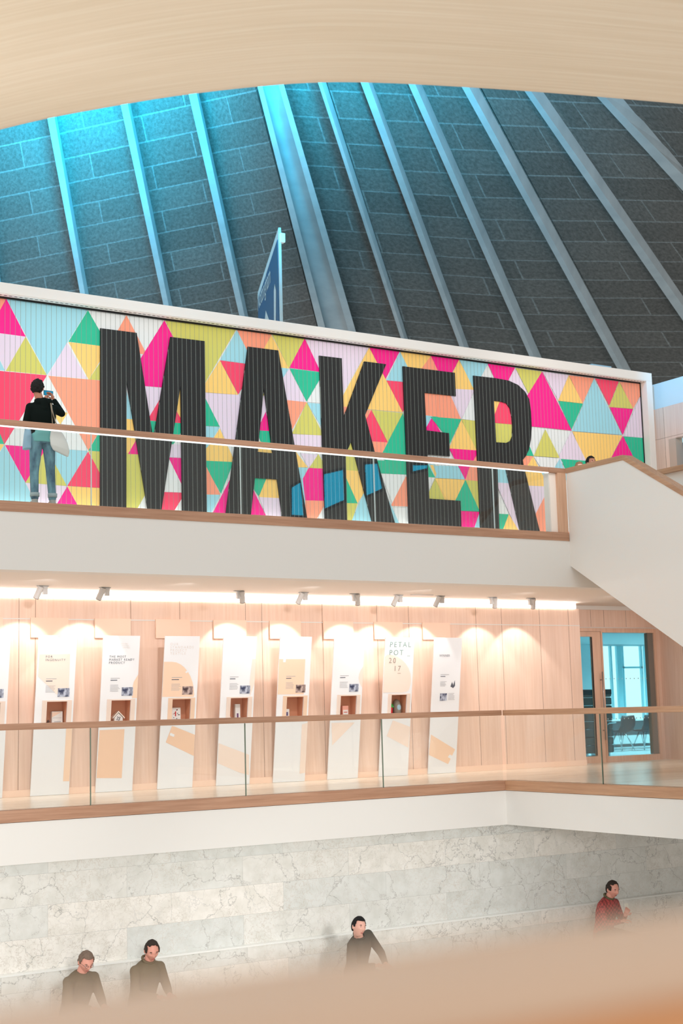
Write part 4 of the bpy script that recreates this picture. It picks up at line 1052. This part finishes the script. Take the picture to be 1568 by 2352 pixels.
def person(lab, loc, yaw, P, skin, hair, cond, top, bottom, shoe, s=1.0, hoff=.012, tuft=.006, group=None, collar=None, sleeve=1.0, topname='jacket', seated=True):
    """P: joints in metres (x right, y facing, z up): hip chest neck headc headrot sh[] el[] wr[] hp[] kn[] an[]"""
    t = empty('person', loc, lab, 'person', group)
    M = Matrix.Translation(Vector(loc)) @ Matrix.Rotation(yaw, 4, 'Z') @ Matrix.Scale(s, 4)
    V = Vector; X_ = V((1, 0, 0))
    H = Matrix.Translation(V(P['headc'])) @ P['headrot'].to_4x4()
    up = (V(P['neck'])-V(P['hip'])).normalized(); sx = (V(P['sh'][1])-V(P['sh'][0])).normalized(); fy = up.cross(sx)*1
    hipc, chest, neck = V(P['hip']), V(P['chest']), V(P['neck'])
    def torso(mb, g):
        loft(mb, [(hipc-up*.06, .150+g, .105+g, X_, V((0, 1, 0))), (hipc+up*.05, .158+g, .112+g, X_, V((0, 1, 0))), (hipc.lerp(chest, .45), .150+g, .105+g, sx, fy), (chest, .172+g, .118+g, sx, fy),
                  (chest.lerp(neck, .5), .168+g, .105+g, sx, fy), (chest.lerp(neck, .82), .115+g, .075+g, sx, fy), (neck-up*.005, .062+g, .06+g, sx, fy)])
        for k in (0, 1): sample(V(P['sh'][k]), .052+g, chest.lerp(neck, .45)+sx*(.08 if k else -.08), .08+g, mb); sample(V(P['sh'][k])-sx*(.02 if k else -.02), .052+g, neck-up*.055+sx*(.03 if k else -.03), .05+g, mb)
    # body, one continuous surface
    b = MB(); torso(b, -.012); sample(neck-up*.05, .060, H @ V((0, -.018, -.05)), .054, b); head_mesh(b, H)
    for k in (0, 1):
        sh, el, wr = V(P['sh'][k]), V(P['el'][k]), V(P['wr'][k])
        sample(sh, .050, el, .038, b); sample(el, .038, wr, .026, b)
        hd_ = P.get('hand', [None, None])[k]
        if hd_: hand(b, wr, hd_[0], hd_[1], hd_[2], hd_[3])
        else: hand(b, wr, (wr-el), (0, .2, -1), .6, 1 if k else -1)
        hp_, kn, an = V(P['hp'][k]), V(P['kn'][k]), V(P['an'][k])
        sample(hp_, .082, kn, .052, b); sample(kn, .050, an, .036, b); sample(an, .036, an+V((0, .12, -.045)), .030, b)
    body = finish(b, 'body', skin, t, M, .0065, 2)
    # clothes
    c = MB(); torso(c, .012)
    for k in (0, 1):
        sh, el, wr = V(P['sh'][k]), V(P['el'][k]), V(P['wr'][k]); e2 = el+(wr-el)*(.93*sleeve)
        sample(sh, .062, el, .05, c); sample(el, .05, e2, .037, c)
    for ex in P.get('extra', []): sample(*ex, c)
    finish(c, topname, top, t, M, .011, 3)
    if collar:
        q = MB(); cc = neck+up*.0
        pts = [cc+sx*(.072*math.cos(a))+fy*(.066*math.sin(a))+up*(.012-.02*math.sin(a)) for a in [2*math.pi*i/16 for i in range(17)]]
        q.tube(pts, .016, n=8, caps=False); q.v = [M @ v for v in q.v]
        q.build('collar', collar, t, smooth=True)
    g = MB(); loft(g, [(hipc-up*.10, .150, .112, X_, V((0, 1, 0))), (hipc-up*.02, .164, .122, X_, V((0, 1, 0))), (hipc+up*.07, .160, .117, X_, V((0, 1, 0)))])
    for k in (0, 1):
        hp_, kn, an = V(P['hp'][k]), V(P['kn'][k]), V(P['an'][k]); e2 = kn+(an-kn)*.93
        sample(hp_, .096, kn, .064, g); sample(kn, .064, e2, .053, g)
    finish(g, 'trousers', bottom, t, M, .011, 2)
    for k in (0, 1):
        an = V(P['an'][k]); q = MB()
        loft(q, [(an+V((0, -.055, -.085)), .030, .012, X_, V((0, 0, 1))), (an+V((0, -.05, -.055)), .040, .034, X_, V((0, 0, 1))), (an+V((0, .03, -.055)), .044, .036, X_, V((0, 0, 1))), (an+V((0, .12, -.066)), .047, .025, X_, V((0, 0, 1))), (an+V((0, .175, -.072)), .030, .014, X_, V((0, 0, 1)))])
        sample(an+V((0, 0, .0)), .046, an+V((0, .0, -.05)), .046, q, 12)
        finish(q, 'shoe', shoe, t, M, .007, 2)
    make_hair('hair', cond, H, M, hoff, hair, t, tuft)
    eyeb = MB(); eyew = MB(); lips = MB()
    for s_ in (-1, 1):
        p = headshape(V((s_*.42, .9, .09)).normalized()); R3 = H.to_3x3()
        eyew.ell(H @ V((s_*.031, p.y-.001, .010)), (.0125, .006, .0055), rot=R3, n=10, k=6)
        eyeb.ell(H @ V((s_*.031, p.y+.0035, .010)), (.0055, .003, .005), rot=R3, n=8, k=6)
        eyeb.ell(H @ V((s_*.031, p.y+.007, .030)), (.020, .006, .0042), rot=R3, n=10, k=6)
    lips.ell(H @ V((0, headshape(V((0, .85, -.55)).normalized()).y+.002, -.063)), (.022, .006, .005), rot=H.to_3x3(), n=12, k=6)
    for q, nm, mm in ((eyew, 'eyes', mat('eye_white', (214, 196, 186), .4)), (eyeb, 'brows_and_pupils', hair), (lips, 'lips', mat('lip_pink', (176, 98, 92), .5))):
        q.v = [M @ v for v in q.v]; q.build(nm, mm, t, smooth=True)
    return t, M, H
def rot(p=0, y=0, r=0):
    """pitch down, turn left, tilt"""
    return Matrix.Rotation(math.radians(y), 3, 'Z') @ Matrix.Rotation(math.radians(-p), 3, 'X') @ Matrix.Rotation(math.radians(r), 3, 'Y')
SKIN = mat('skin_fair', (224, 160, 140), .55); SKINR = mat('skin_ruddy', (222, 156, 138), .55); SKINL = mat('skin_light', (226, 172, 154), .55); SKINB = mat('skin_tan', (178, 118, 92), .55)
HBR = mat('hair_dark_brown', (46, 34, 26), .8); HBK = mat('hair_black', (14, 11, 11), .9); HGR = mat('hair_greying', (118, 98, 84), .8); HTN = mat('hair_light_brown', (150, 116, 84), .8)
def standing():
    return dict(hip=(0, 0, .98), chest=(0, -.01, 1.28), neck=(0, -.005, 1.48), headc=(0, .035, 1.635), headrot=rot(),
        sh=[(-.18, -.01, 1.385), (.18, -.01, 1.385)], el=[(-.235, -.04, 1.14), (.235, -.04, 1.14)], wr=[(-.235, .06, .90), (.235, .06, .90)],
        hp=[(-.09, 0, .93), (.09, 0, .93)], kn=[(-.10, .02, .50), (.10, .02, .50)], an=[(-.105, -.02, .10), (.105, -.02, .10)])
def sitting(lean=.1, shx=0):
    return dict(hip=(0, 0, .56), chest=(shx*.6, lean*.6, .86), neck=(shx, lean, 1.06), headc=(shx, lean+.06, 1.20), headrot=rot(),
        sh=[(-.18+shx, lean-.01, .965), (.18+shx, lean-.01, .965)], el=[(-.232+shx*.7, lean+.06, .72), (.232+shx*.7, lean+.06, .72)], wr=[(-.09, lean+.27, .70), (.09, lean+.27, .70)],
        hp=[(-.09, .04, .55), (.09, .04, .55)], kn=[(-.12, .46, .52), (.12, .46, .52)], an=[(-.12, .44, .10), (.12, .44, .10)])
def cshort(p): return p.z > (.072 if p.y > .03 else (.0 if abs(p.x) > .03 and p.y > -.02 else (-.055 if p.y < -.02 else .03)))
def cbald(p): # receding crown
    if p.y > .02: return p.z > .088 and abs(p.x) < .045 or (p.z > -.0 and abs(p.x) > .062 and p.y < .05)
    return p.z > (-.0 if p.y > -.03 else -.055)
def crec(p):
    if p.y > .045: return p.z > .092
    if p.y > .0: return p.z > .075 or (abs(p.x) > .060 and p.z > .0)
    return p.z > (-.0 if p.y > -.03 else -.055)
def denim(c, nm):
    m = mat(nm, c, .8); N, L, b = nodes(m)
    L.new(ramp(N, L, noisy(N, L, (9, 9, 3.2), detail=4), [(.36, srgb((c[0]*.62, c[1]*.66, c[2]*.72))), (.62, srgb((min(255, c[0]*1.35), min(255, c[1]*1.2), min(255, c[2]*1.12))))]), b.inputs['Base Color'])
    bp_ = N.new('ShaderNodeBump'); bp_.inputs['Strength'].default_value = .6; bp_.inputs['Distance'].default_value = .02
    L.new(noisy(N, L, (14, 14, 26), detail=3), bp_.inputs['Height']); L.new(bp_.outputs[0], b.inputs['Normal']); return m
JEANS = denim((88, 140, 164), 'washed_denim'); DKT = mat('dark_trousers', (58, 60, 66), .8)
BLKF = mat('black_fleece', (16, 24, 22), .95, spec=.1); OLV = mat('olive_brown_knit', (116, 102, 80), .9); BRJ = mat('brown_jumper', (112, 98, 78), .9); GRJ = mat('charcoal_jacket', (82, 76, 66), .9)
SHW = mat('grey_trainer', (186, 186, 182), .6); SHD = mat('dark_shoe', (48, 42, 38), .5)
# man photographing the mural, seen from behind
P = standing()
V = Vector
SC = 1.0; mx = onY(97, 1150, 18.52); ml = V((mx.x, 18.52, ZU+.002))
def loc_(u, v, dy): return (onY(u, v, 18.52+dy)-ml)/SC
P['headc'] = tuple(loc_(86, 892, .03)); P['headrot'] = rot(2, -30, 2); P['neck'] = (-.015, -.005, 1.47)
P['el'] = [(-.235, .03, 1.13), tuple(loc_(142, 950, .05))]; P['wr'] = [tuple(loc_(104, 922, .27)), tuple(loc_(124, 919, .16))]
P['hand'] = [((.25, .25, .9), (.7, .3, -.1), .8, -1), ((-.30, .25, .9), (-.9, .25, -.2), .9, 1)]
P['kn'] = [(-.105, .03, .50), (.125, .02, .50)]; P['an'] = [(-.115, -.02, .095), (.135, -.03, .095)]
P['extra'] = [(Vector((-.085, -.06, 1.46)), .055, Vector((.07, -.06, 1.47)), .055), (Vector((-.01, -.085, 1.37)), .06, Vector((-.01, -.085, 1.46)), .065), (Vector((-.06, .03, 1.49)), .05, Vector((.05, .03, 1.49)), .05)]
tp, M, H = person('man in black hoodie and washed jeans photographing the mural, tote bag on shoulder', tuple(ml), 0.0, P, SKINB, HBK,
    lambda p: p.z > (.055 if p.y > .03 else (.005 if abs(p.x) > .05 and p.y > -.03 else (-.075 if p.y < -.02 else .0))), BLKF, JEANS, SHW, s=SC, hoff=.015, tuft=.018, topname='hoodie')
m = MB(); V = Vector
loft(m, [(V((0, 0, .90)), .172, .132, V((1, 0, 0)), V((0, 1, 0))), (V((0, 0, 1.0)), .170, .130, V((1, 0, 0)), V((0, 1, 0))), (V((0, 0, 1.07)), .166, .126, V((1, 0, 0)), V((0, 1, 0)))])
finish(m, 'shirt_tail', mat('mint_shirt', (120, 196, 196), .8), tp, M, .012, 3)
m = MB()
loft(m, [(V((-.215, .02, .80)), .052, .10, V((1, 0, 0)), V((0, 1, 0))), (V((-.205, .02, 1.0)), .045, .09, V((1, 0, 0)), V((0, 1, 0))), (V((-.20, .03, 1.12)), .03, .06, V((1, 0, 0)), V((0, 1, 0)))])
finish(m, 'denim_jacket_tail', mat('pale_denim', (150, 190, 214), .8), tp, M, .012, 3)
m = MB()
for s_, k in ((-1, 0), (1, 1)):
    an = Vector(P['an'][k]); c0_ = an+Vector((0, .0, .045)); m.tube([c0_, c0_+Vector((0, 0, .055))], [.064, .066], n=16)
m.v = [M @ v for v in m.v]; m.build('turned_up_cuffs', mat('pale_cuff', (176, 196, 202), .8), tp, smooth=True)
# tote bag hangs from his shoulder
tl_ = M @ Vector((.20, -.12, .72)); tt = empty('tote_bag', tl_, 'white cotton tote bag hanging at the right hip of the man in the black hoodie', 'bag')
m = MB(); ax1 = V((.93, .1, -.12)).normalized(); ay1 = V((.1, .9, 0)).normalized()
loft(m, [(V((.215, -.13, .745)), .125, .03, V((.9, .1, -.32)).normalized(), ay1), (V((.205, -.135, .82)), .15, .055, V((.95, .1, -.22)).normalized(), ay1), (V((.18, -.14, .93)), .135, .05, ax1, ay1), (V((.16, -.135, 1.03)), .10, .03, ax1, ay1), (V((.145, -.13, 1.08)), .07, .015, ax1, ay1)])
finish(m, 'bag_body', mat('white_cotton', (244, 243, 240), .8), tt, M, .010, 3)
m = MB().tube([V((.10, -.137, 1.06)), V((.085, -.150, 1.20)), V((.072, -.150, 1.36)), V((.085, -.07, 1.50)), V((.10, .0, 1.51))], .008, n=8).tube([V((.22, -.12, 1.05)), V((.13, -.148, 1.18)), V((.082, -.152, 1.34)), V((.095, -.07, 1.50)), V((.11, .0, 1.51))], .008, n=8)
m.v = [M @ v for v in m.v]; m.build('strap', mat('strap_taupe', (150, 136, 116), .8), tt, smooth=True)
pc = onY(111, 903, 18.52+.33); ph = empty('smartphone', pc, 'smartphone with lit blue screen held up by the man in the black hoodie', 'phone')
m = MB().box(-.075, .075, -.004, .004, -.037, .037); R_ = M.to_3x3() @ Matrix.Rotation(math.radians(8), 3, 'Z'); m.v = [pc+R_ @ v for v in m.v]; m.build('case', mat('phone_case', (20, 26, 30), .4), ph, bevel=.003)
m = MB().add([(-.070, -.0052, -.033), (.070, -.0052, -.033), (.070, -.0052, .033), (-.070, -.0052, .033)], [(0, 1, 2, 3)]); m.v = [pc+R_ @ v for v in m.v]; m.build('screen', emit('phone_screen', (40, 150, 190), .8), ph)

# four seated people on the marble bench
def put(px_, py_, Y, P, s, yaw):
    """seat a person so that the crown of the head sits at this survey point"""
    hp_ = onY(px_, py_, Y); c = P['headc']; top = Vector((c[0], c[1]-.01, c[2]+.118))*s
    top = Matrix.Rotation(yaw, 3, 'Z') @ top
    return Vector((hp_.x-top.x, Y-top.y, ZG+.003)), hp_.z-top.z
def seat(px_, py_, Y, P, s, yaw, *a, **k):
    loc, z = put(px_, py_, Y, P, s, yaw)
    return person(a[0], (loc.x, loc.y, z), yaw, P, *a[1:], s=s, **k)
HX = math.pi
P = sitting(.16); P['headrot'] = rot(30, -14); P['headc'] = (0, .235, 1.165)
t1, M1, H1 = seat(196, 2184, 17.0, P, 1.1, HX+.30, 'seated greying man in glasses and brown jumper, leftmost at the bottom', SKINR, HGR, cshort, BRJ, DKT, SHD, tuft=.008, topname='jumper', group=None)
m = MB()
for s_ in (-1, 1):
    c_ = Vector((s_*.031, .098, .008)); m.tube([c_+Vector((.019*math.cos(a), 0, .014*math.sin(a))) for a in [2*math.pi*i/14 for i in range(15)]], .0018, n=5, caps=False)
    m.tube([Vector((s_*.05, .096, .010)), Vector((s_*.078, .01, .006))], .0018, n=5)
m.tube([Vector((-.012, .102, .010)), Vector((.012, .102, .010))], .0018, n=5)
m.v = [M1 @ (H1 @ v) for v in m.v]; m.build('glasses', mat('steel_frame', (120, 110, 112), .3, .6), t1, smooth=True)
P = sitting(.13); P['headrot'] = rot(24, -22); P['headc'] = (.005, .205, 1.175)
seat(347, 2159, 17.05, P, 1.1, HX+.25, 'seated balding dark-haired man in olive top looking down, beside the man in glasses', SKINR, HBR, crec, OLV, DKT, SHD, topname='jumper', collar=OLV)
P = sitting(.16, .05); P['headrot'] = rot(2, -8, -10); P['headc'] = (.16, .24, 1.15); P['neck'] = (.09, .17, 1.03)
P['sh'] = [(-.13, .10, 1.01), (.23, .18, .93)]; P['el'] = [(-.27, .18, .78), (.30, .26, .68)]
seat(822, 2106, 17.0, P, 1.12, HX+.20, 'seated young person with cropped dark hair and charcoal jacket, head tilted, facing the camera', SKINL, HBK, cshort, GRJ, DKT, SHD, hoff=.012, tuft=.003, topname='jacket', collar=GRJ)
RED = mat('red_check_shirt', (176, 70, 66), .8); N, L, b = nodes(RED)
tcn = N.new('ShaderNodeTexCoord'); ck = N.new('ShaderNodeTexChecker'); L.new(tcn.outputs['Object'], ck.inputs[0]); ck.inputs['Scale'].default_value = 28
ck.inputs[1].default_value = srgb((186, 78, 76)); ck.inputs[2].default_value = srgb((132, 58, 56)); L.new(ck.outputs[0], b.inputs['Base Color'])
P = sitting(.12); P['headrot'] = rot(16, -16); P['headc'] = (0, .19, 1.175)
P['wr'] = [(-.02, .36, .83), (.11, .35, .76)]; P['hand'] = [((.1, .5, .8), (.9, .2, 0), .8, -1), None]
tt4, M4, H4 = seat(1404, 2023, 17.1, P, 1.1, HX+.30, 'seated man in red checked shirt holding a white card, rightmost of those at the bottom', SKINR, HBR, crec, RED, DKT, SHD, topname='shirt', collar=mat('olive_tee', (98, 92, 66), .8))
pc = M4 @ Vector((-.075, .36, .93))
m = MB().box(-.045, .045, -.003, .003, -.05, .055); R_ = M4.to_3x3() @ Matrix.Rotation(.2, 3, 'X'); m.v = [pc+R_ @ v for v in m.v]
tag(m.build('card', mat('white_paper', (240, 238, 226), .6)), 'small white card held by the man in the red checked shirt', 'card')

# two people on the landing whose heads just clear the oak handrail
for (u, v, X, hairm, cnd, lab, skin) in ((1353, 1047, 18.0, HBK, cshort, 'person with dark hair on the landing, head just above the oak handrail', SKINB), (1327, 1060, 17.45, HTN, cshort, 'shorter person with light brown hair beside the dark-haired one on the landing', SKINL)):
    p = onX(u, v, X); sc_ = (p.z-ZU-.003)/1.772
    P = standing(); person(lab, (p.x, p.y, ZU+.003), HX, P, skin, hairm, cnd, GRJ if X > 17.8 else OLV, DKT, SHD, s=sc_, hoff=.016, tuft=.010, topname='jacket')


# ------------------------------------------------------------ assumed blue windows, added behind the viewer to be mirrored in the upper glass
def mirrored(u, v, Yb=-8.0, Yg=YU+.025):
    r = ray(u, v); h = r*(Yg/r.y); k = (Yg-Yb)/r.y; return Vector((h.x+r.x*k, Yb, h.z+r.z*k))
BLUEW = emit('assumed_window_glow', (0, 196, 240), 7.0)
quads = [[(668, 1118), (692, 1104), (700, 1187), (668, 1185)], [(742, 1087), (790, 1076), (793, 1150), (744, 1172)], [(836, 1064), (868, 1062), (880, 1124), (840, 1142)], [(946, 1066), (985, 1066), (982, 1078), (946, 1086)]]
for i, q_ in enumerate(quads):
    c_ = [mirrored(*p) for p in q_]
    wq = empty('window_%d' % (4+i), c_[3]); wq['kind'] = 'structure'
    link('window_pane', c_, [(0, 1, 2, 3)], BLUEW, wq)  # glowing pane of an assumed window, shaped from its mirror image
    m = MB()
    for a, b2 in zip(c_, c_[1:]+c_[:1]): m.tube([a, b2], .05, n=4)
    m.build('window_frame', mat('assumed_window_frame', (70, 84, 96), .5), wq)
struct(bx('wall_opposite', 14, 60, -8.3, -8.05, ZG, 16, mat('far_wall', (176, 174, 170), .8)))  # unseen wall, added to carry the assumed windows

# ------------------------------------------------------------ near handrail (out of focus)
OAKN = wood('oak_near', (214, 184, 158), (206, 174, 148), 'X'); OAKN2 = wood('oak_near_warm', (224, 164, 112), (214, 152, 100), 'X')
nr = empty('near_handrail', (.6, .62, -1.2), 'blurred pale oak balustrade crossing the bottom of the view, nearest the camera', 'balustrade')
bx('handrail', -1.5, 3.0, .585, .70, -.160, -.1345, OAKN, nr, bevel=.004)
bx('panel', -1.5, 3.0, .60, .66, -1.149, -.160, OAKN2, nr)
struct(bx('floor_near', -2.0, 3.5, -1.2, .72, -1.3, -1.15, FLOORW))

# ------------------------------------------------------------ light
def area(name, loc, target, size, power, color, size_y=None):
    l = bpy.data.lights.new(name, 'AREA'); l.energy = power; l.color = color; l.size = size
    if size_y: l.shape = 'RECTANGLE'; l.size_y = size_y
    o = bpy.data.objects.new(name, l); o.location = loc; COL.objects.link(o)
    d = Vector(target)-Vector(loc); o.rotation_euler = d.to_track_quat('-Z', 'Y').to_euler(); return o
for x, tl in zip(spots, tilt):
    l = bpy.data.lights.new('spot_beam', 'SPOT'); l.energy = 38; l.color = (1, .97, .93); l.spot_size = math.radians(84); l.spot_blend = .3; l.shadow_soft_size = .02
    o = bpy.data.objects.new('spot_beam', l); o.location = (x+.06*tl, 20.27+.06, ZS-.24); COL.objects.link(o)
    d = Vector((.10*tl, .62, -1.25)); o.rotation_euler = d.to_track_quat('-Z', 'Y').to_euler()
for x in (5.0, 7.2, 9.4, 11.6, 13.8, 16.0, 18.2, 20.0):  # added fill lamps without fittings, evening out the display wall
    l = bpy.data.lights.new('gallery_fill', 'SPOT'); l.energy = 64; l.color = (1, .965, .97); l.spot_size = math.radians(135); l.spot_blend = 1; l.shadow_soft_size = .04
    o = bpy.data.objects.new('gallery_fill', l); o.location = (x, 19.1, ZS-.06); COL.objects.link(o)
    o.rotation_euler = Vector((0, .9, -1)).to_track_quat('-Z', 'Y').to_euler()
for x in (6, 12, 18):  # added fill lamps, lifting the marble wall and lower fascia
    l = bpy.data.lights.new('hall_fill', 'SPOT'); l.energy = 1100; l.color = (1, .99, .97); l.spot_size = math.radians(58); l.spot_blend = 1; l.shadow_soft_size = .4
    o = bpy.data.objects.new('hall_fill', l); o.location = (x*.8, 9, -.9); COL.objects.link(o)
    o.rotation_euler = (Vector((x, 18, -3.1))-o.location).to_track_quat('-Z', 'Y').to_euler()
# added blue lamps hidden above the soffit, standing in for assumed roof daylight
def blue(u, v, dep, tu, tv, tdep, size, power, col=(.0, .62, 1.0)):
    l = bpy.data.lights.new('roof_blue_fill', 'SPOT'); l.energy = power; l.color = col; l.spot_size = math.radians(size); l.spot_blend = 1; l.shadow_soft_size = .6
    o = bpy.data.objects.new('roof_blue_fill', l); o.location = atD(u, v, dep); COL.objects.link(o)
    o.rotation_euler = (atD(tu, tv, tdep)-atD(u, v, dep)).to_track_quat('-Z', 'Y').to_euler()
blue(70, 60, 22.5, 40, 150, 29, 76, 30000); blue(250, 20, 21, 215, 130, 29, 76, 23000); blue(440, 0, 19.5, 400, 100, 28, 72, 17000); blue(690, 0, 19, 690, 70, 27, 50, 4000); blue(900, 0, 19, 900, 90, 27, 76, 13000)
for x in (23, 26, 29):  # added cyan fill, brightening the office beyond its window
    l = bpy.data.lights.new('office_fill', 'SPOT'); l.energy = 480; l.color = (.5, .93, 1.0); l.spot_size = math.radians(160); l.spot_blend = 1; l.shadow_soft_size = .05
    o = bpy.data.objects.new('office_fill', l); o.location = (x, 25.0+.4*(x-23), 1.5); COL.objects.link(o)
l = bpy.data.lights.new('clerestory_blue_fill', 'SPOT'); l.energy = 330; l.color = (.03, .5, .95); l.spot_size = math.radians(50); l.spot_blend = .6  # added blue lamp without fitting, for assumed daylight on the clerestory wall
o = bpy.data.objects.new('clerestory_blue_fill', l); o.location = (19.2, 19.6, 8.3); COL.objects.link(o); o.rotation_euler = (Vector((21.3, 20.3, 6.9))-o.location).to_track_quat('-Z', 'Y').to_euler()
for x in (5.5, 10.5, 15.5, 20.0):  # added fill lamps hanging free above the hall, brightening the mural
    l = bpy.data.lights.new('mural_fill', 'SPOT'); l.energy = 900; l.color = (1, .98, .97); l.spot_size = math.radians(46); l.spot_blend = .8; l.shadow_soft_size = .25
    o = bpy.data.objects.new('mural_fill', l); o.location = (x*.75, 12.5, 8.2); COL.objects.link(o)
    o.rotation_euler = (Vector((x, 21.3, 5.0))-o.location).to_track_quat('-Z', 'Y').to_euler()
l = bpy.data.lights.new('soffit_fill', 'SPOT'); l.energy = 420; l.color = (1, 1, .94); l.spot_size = math.radians(70); l.spot_blend = 1; l.shadow_soft_size = .3  # added fill from below, makes the left of the soffit paler
o = bpy.data.objects.new('soffit_fill', l); o.location = (.2, 12.0, .6); COL.objects.link(o)
o.rotation_euler = (Vector((2.6, 8.8, 5.0))-o.location).to_track_quat('-Z', 'Y').to_euler()
wd = bpy.data.worlds.new('w'); sc.world = wd; wd.use_nodes = True
wd.node_tree.nodes['Background'].inputs[0].default_value = srgb((250, 249, 247)); wd.node_tree.nodes['Background'].inputs[1].default_value = 1.10

# ------------------------------------------------------------ camera
cam = bpy.data.cameras.new('camera'); co = bpy.data.objects.new('camera', cam); COL.objects.link(co)
co.matrix_world = ROT.to_4x4(); cam.sensor_fit = 'VERTICAL'; cam.sensor_height = 36; cam.lens = 36*F/2352
cam.dof.use_dof = True; cam.dof.focus_distance = 20; cam.dof.aperture_fstop = 2.0; cam.clip_start = .05; cam.clip_end = 200
sc.camera = co
sc.view_settings.view_transform = 'Standard'; sc.view_settings.look = 'None'; sc.view_settings.gamma = 1; sc.view_settings.use_curve_mapping = False
sc.view_settings.exposure = 0
sc.cycles.max_bounces = 10; sc.cycles.transparent_max_bounces = 16; sc.cycles.sample_clamp_indirect = 6; sc.cycles.caustics_reflective = False; sc.cycles.caustics_refractive = False
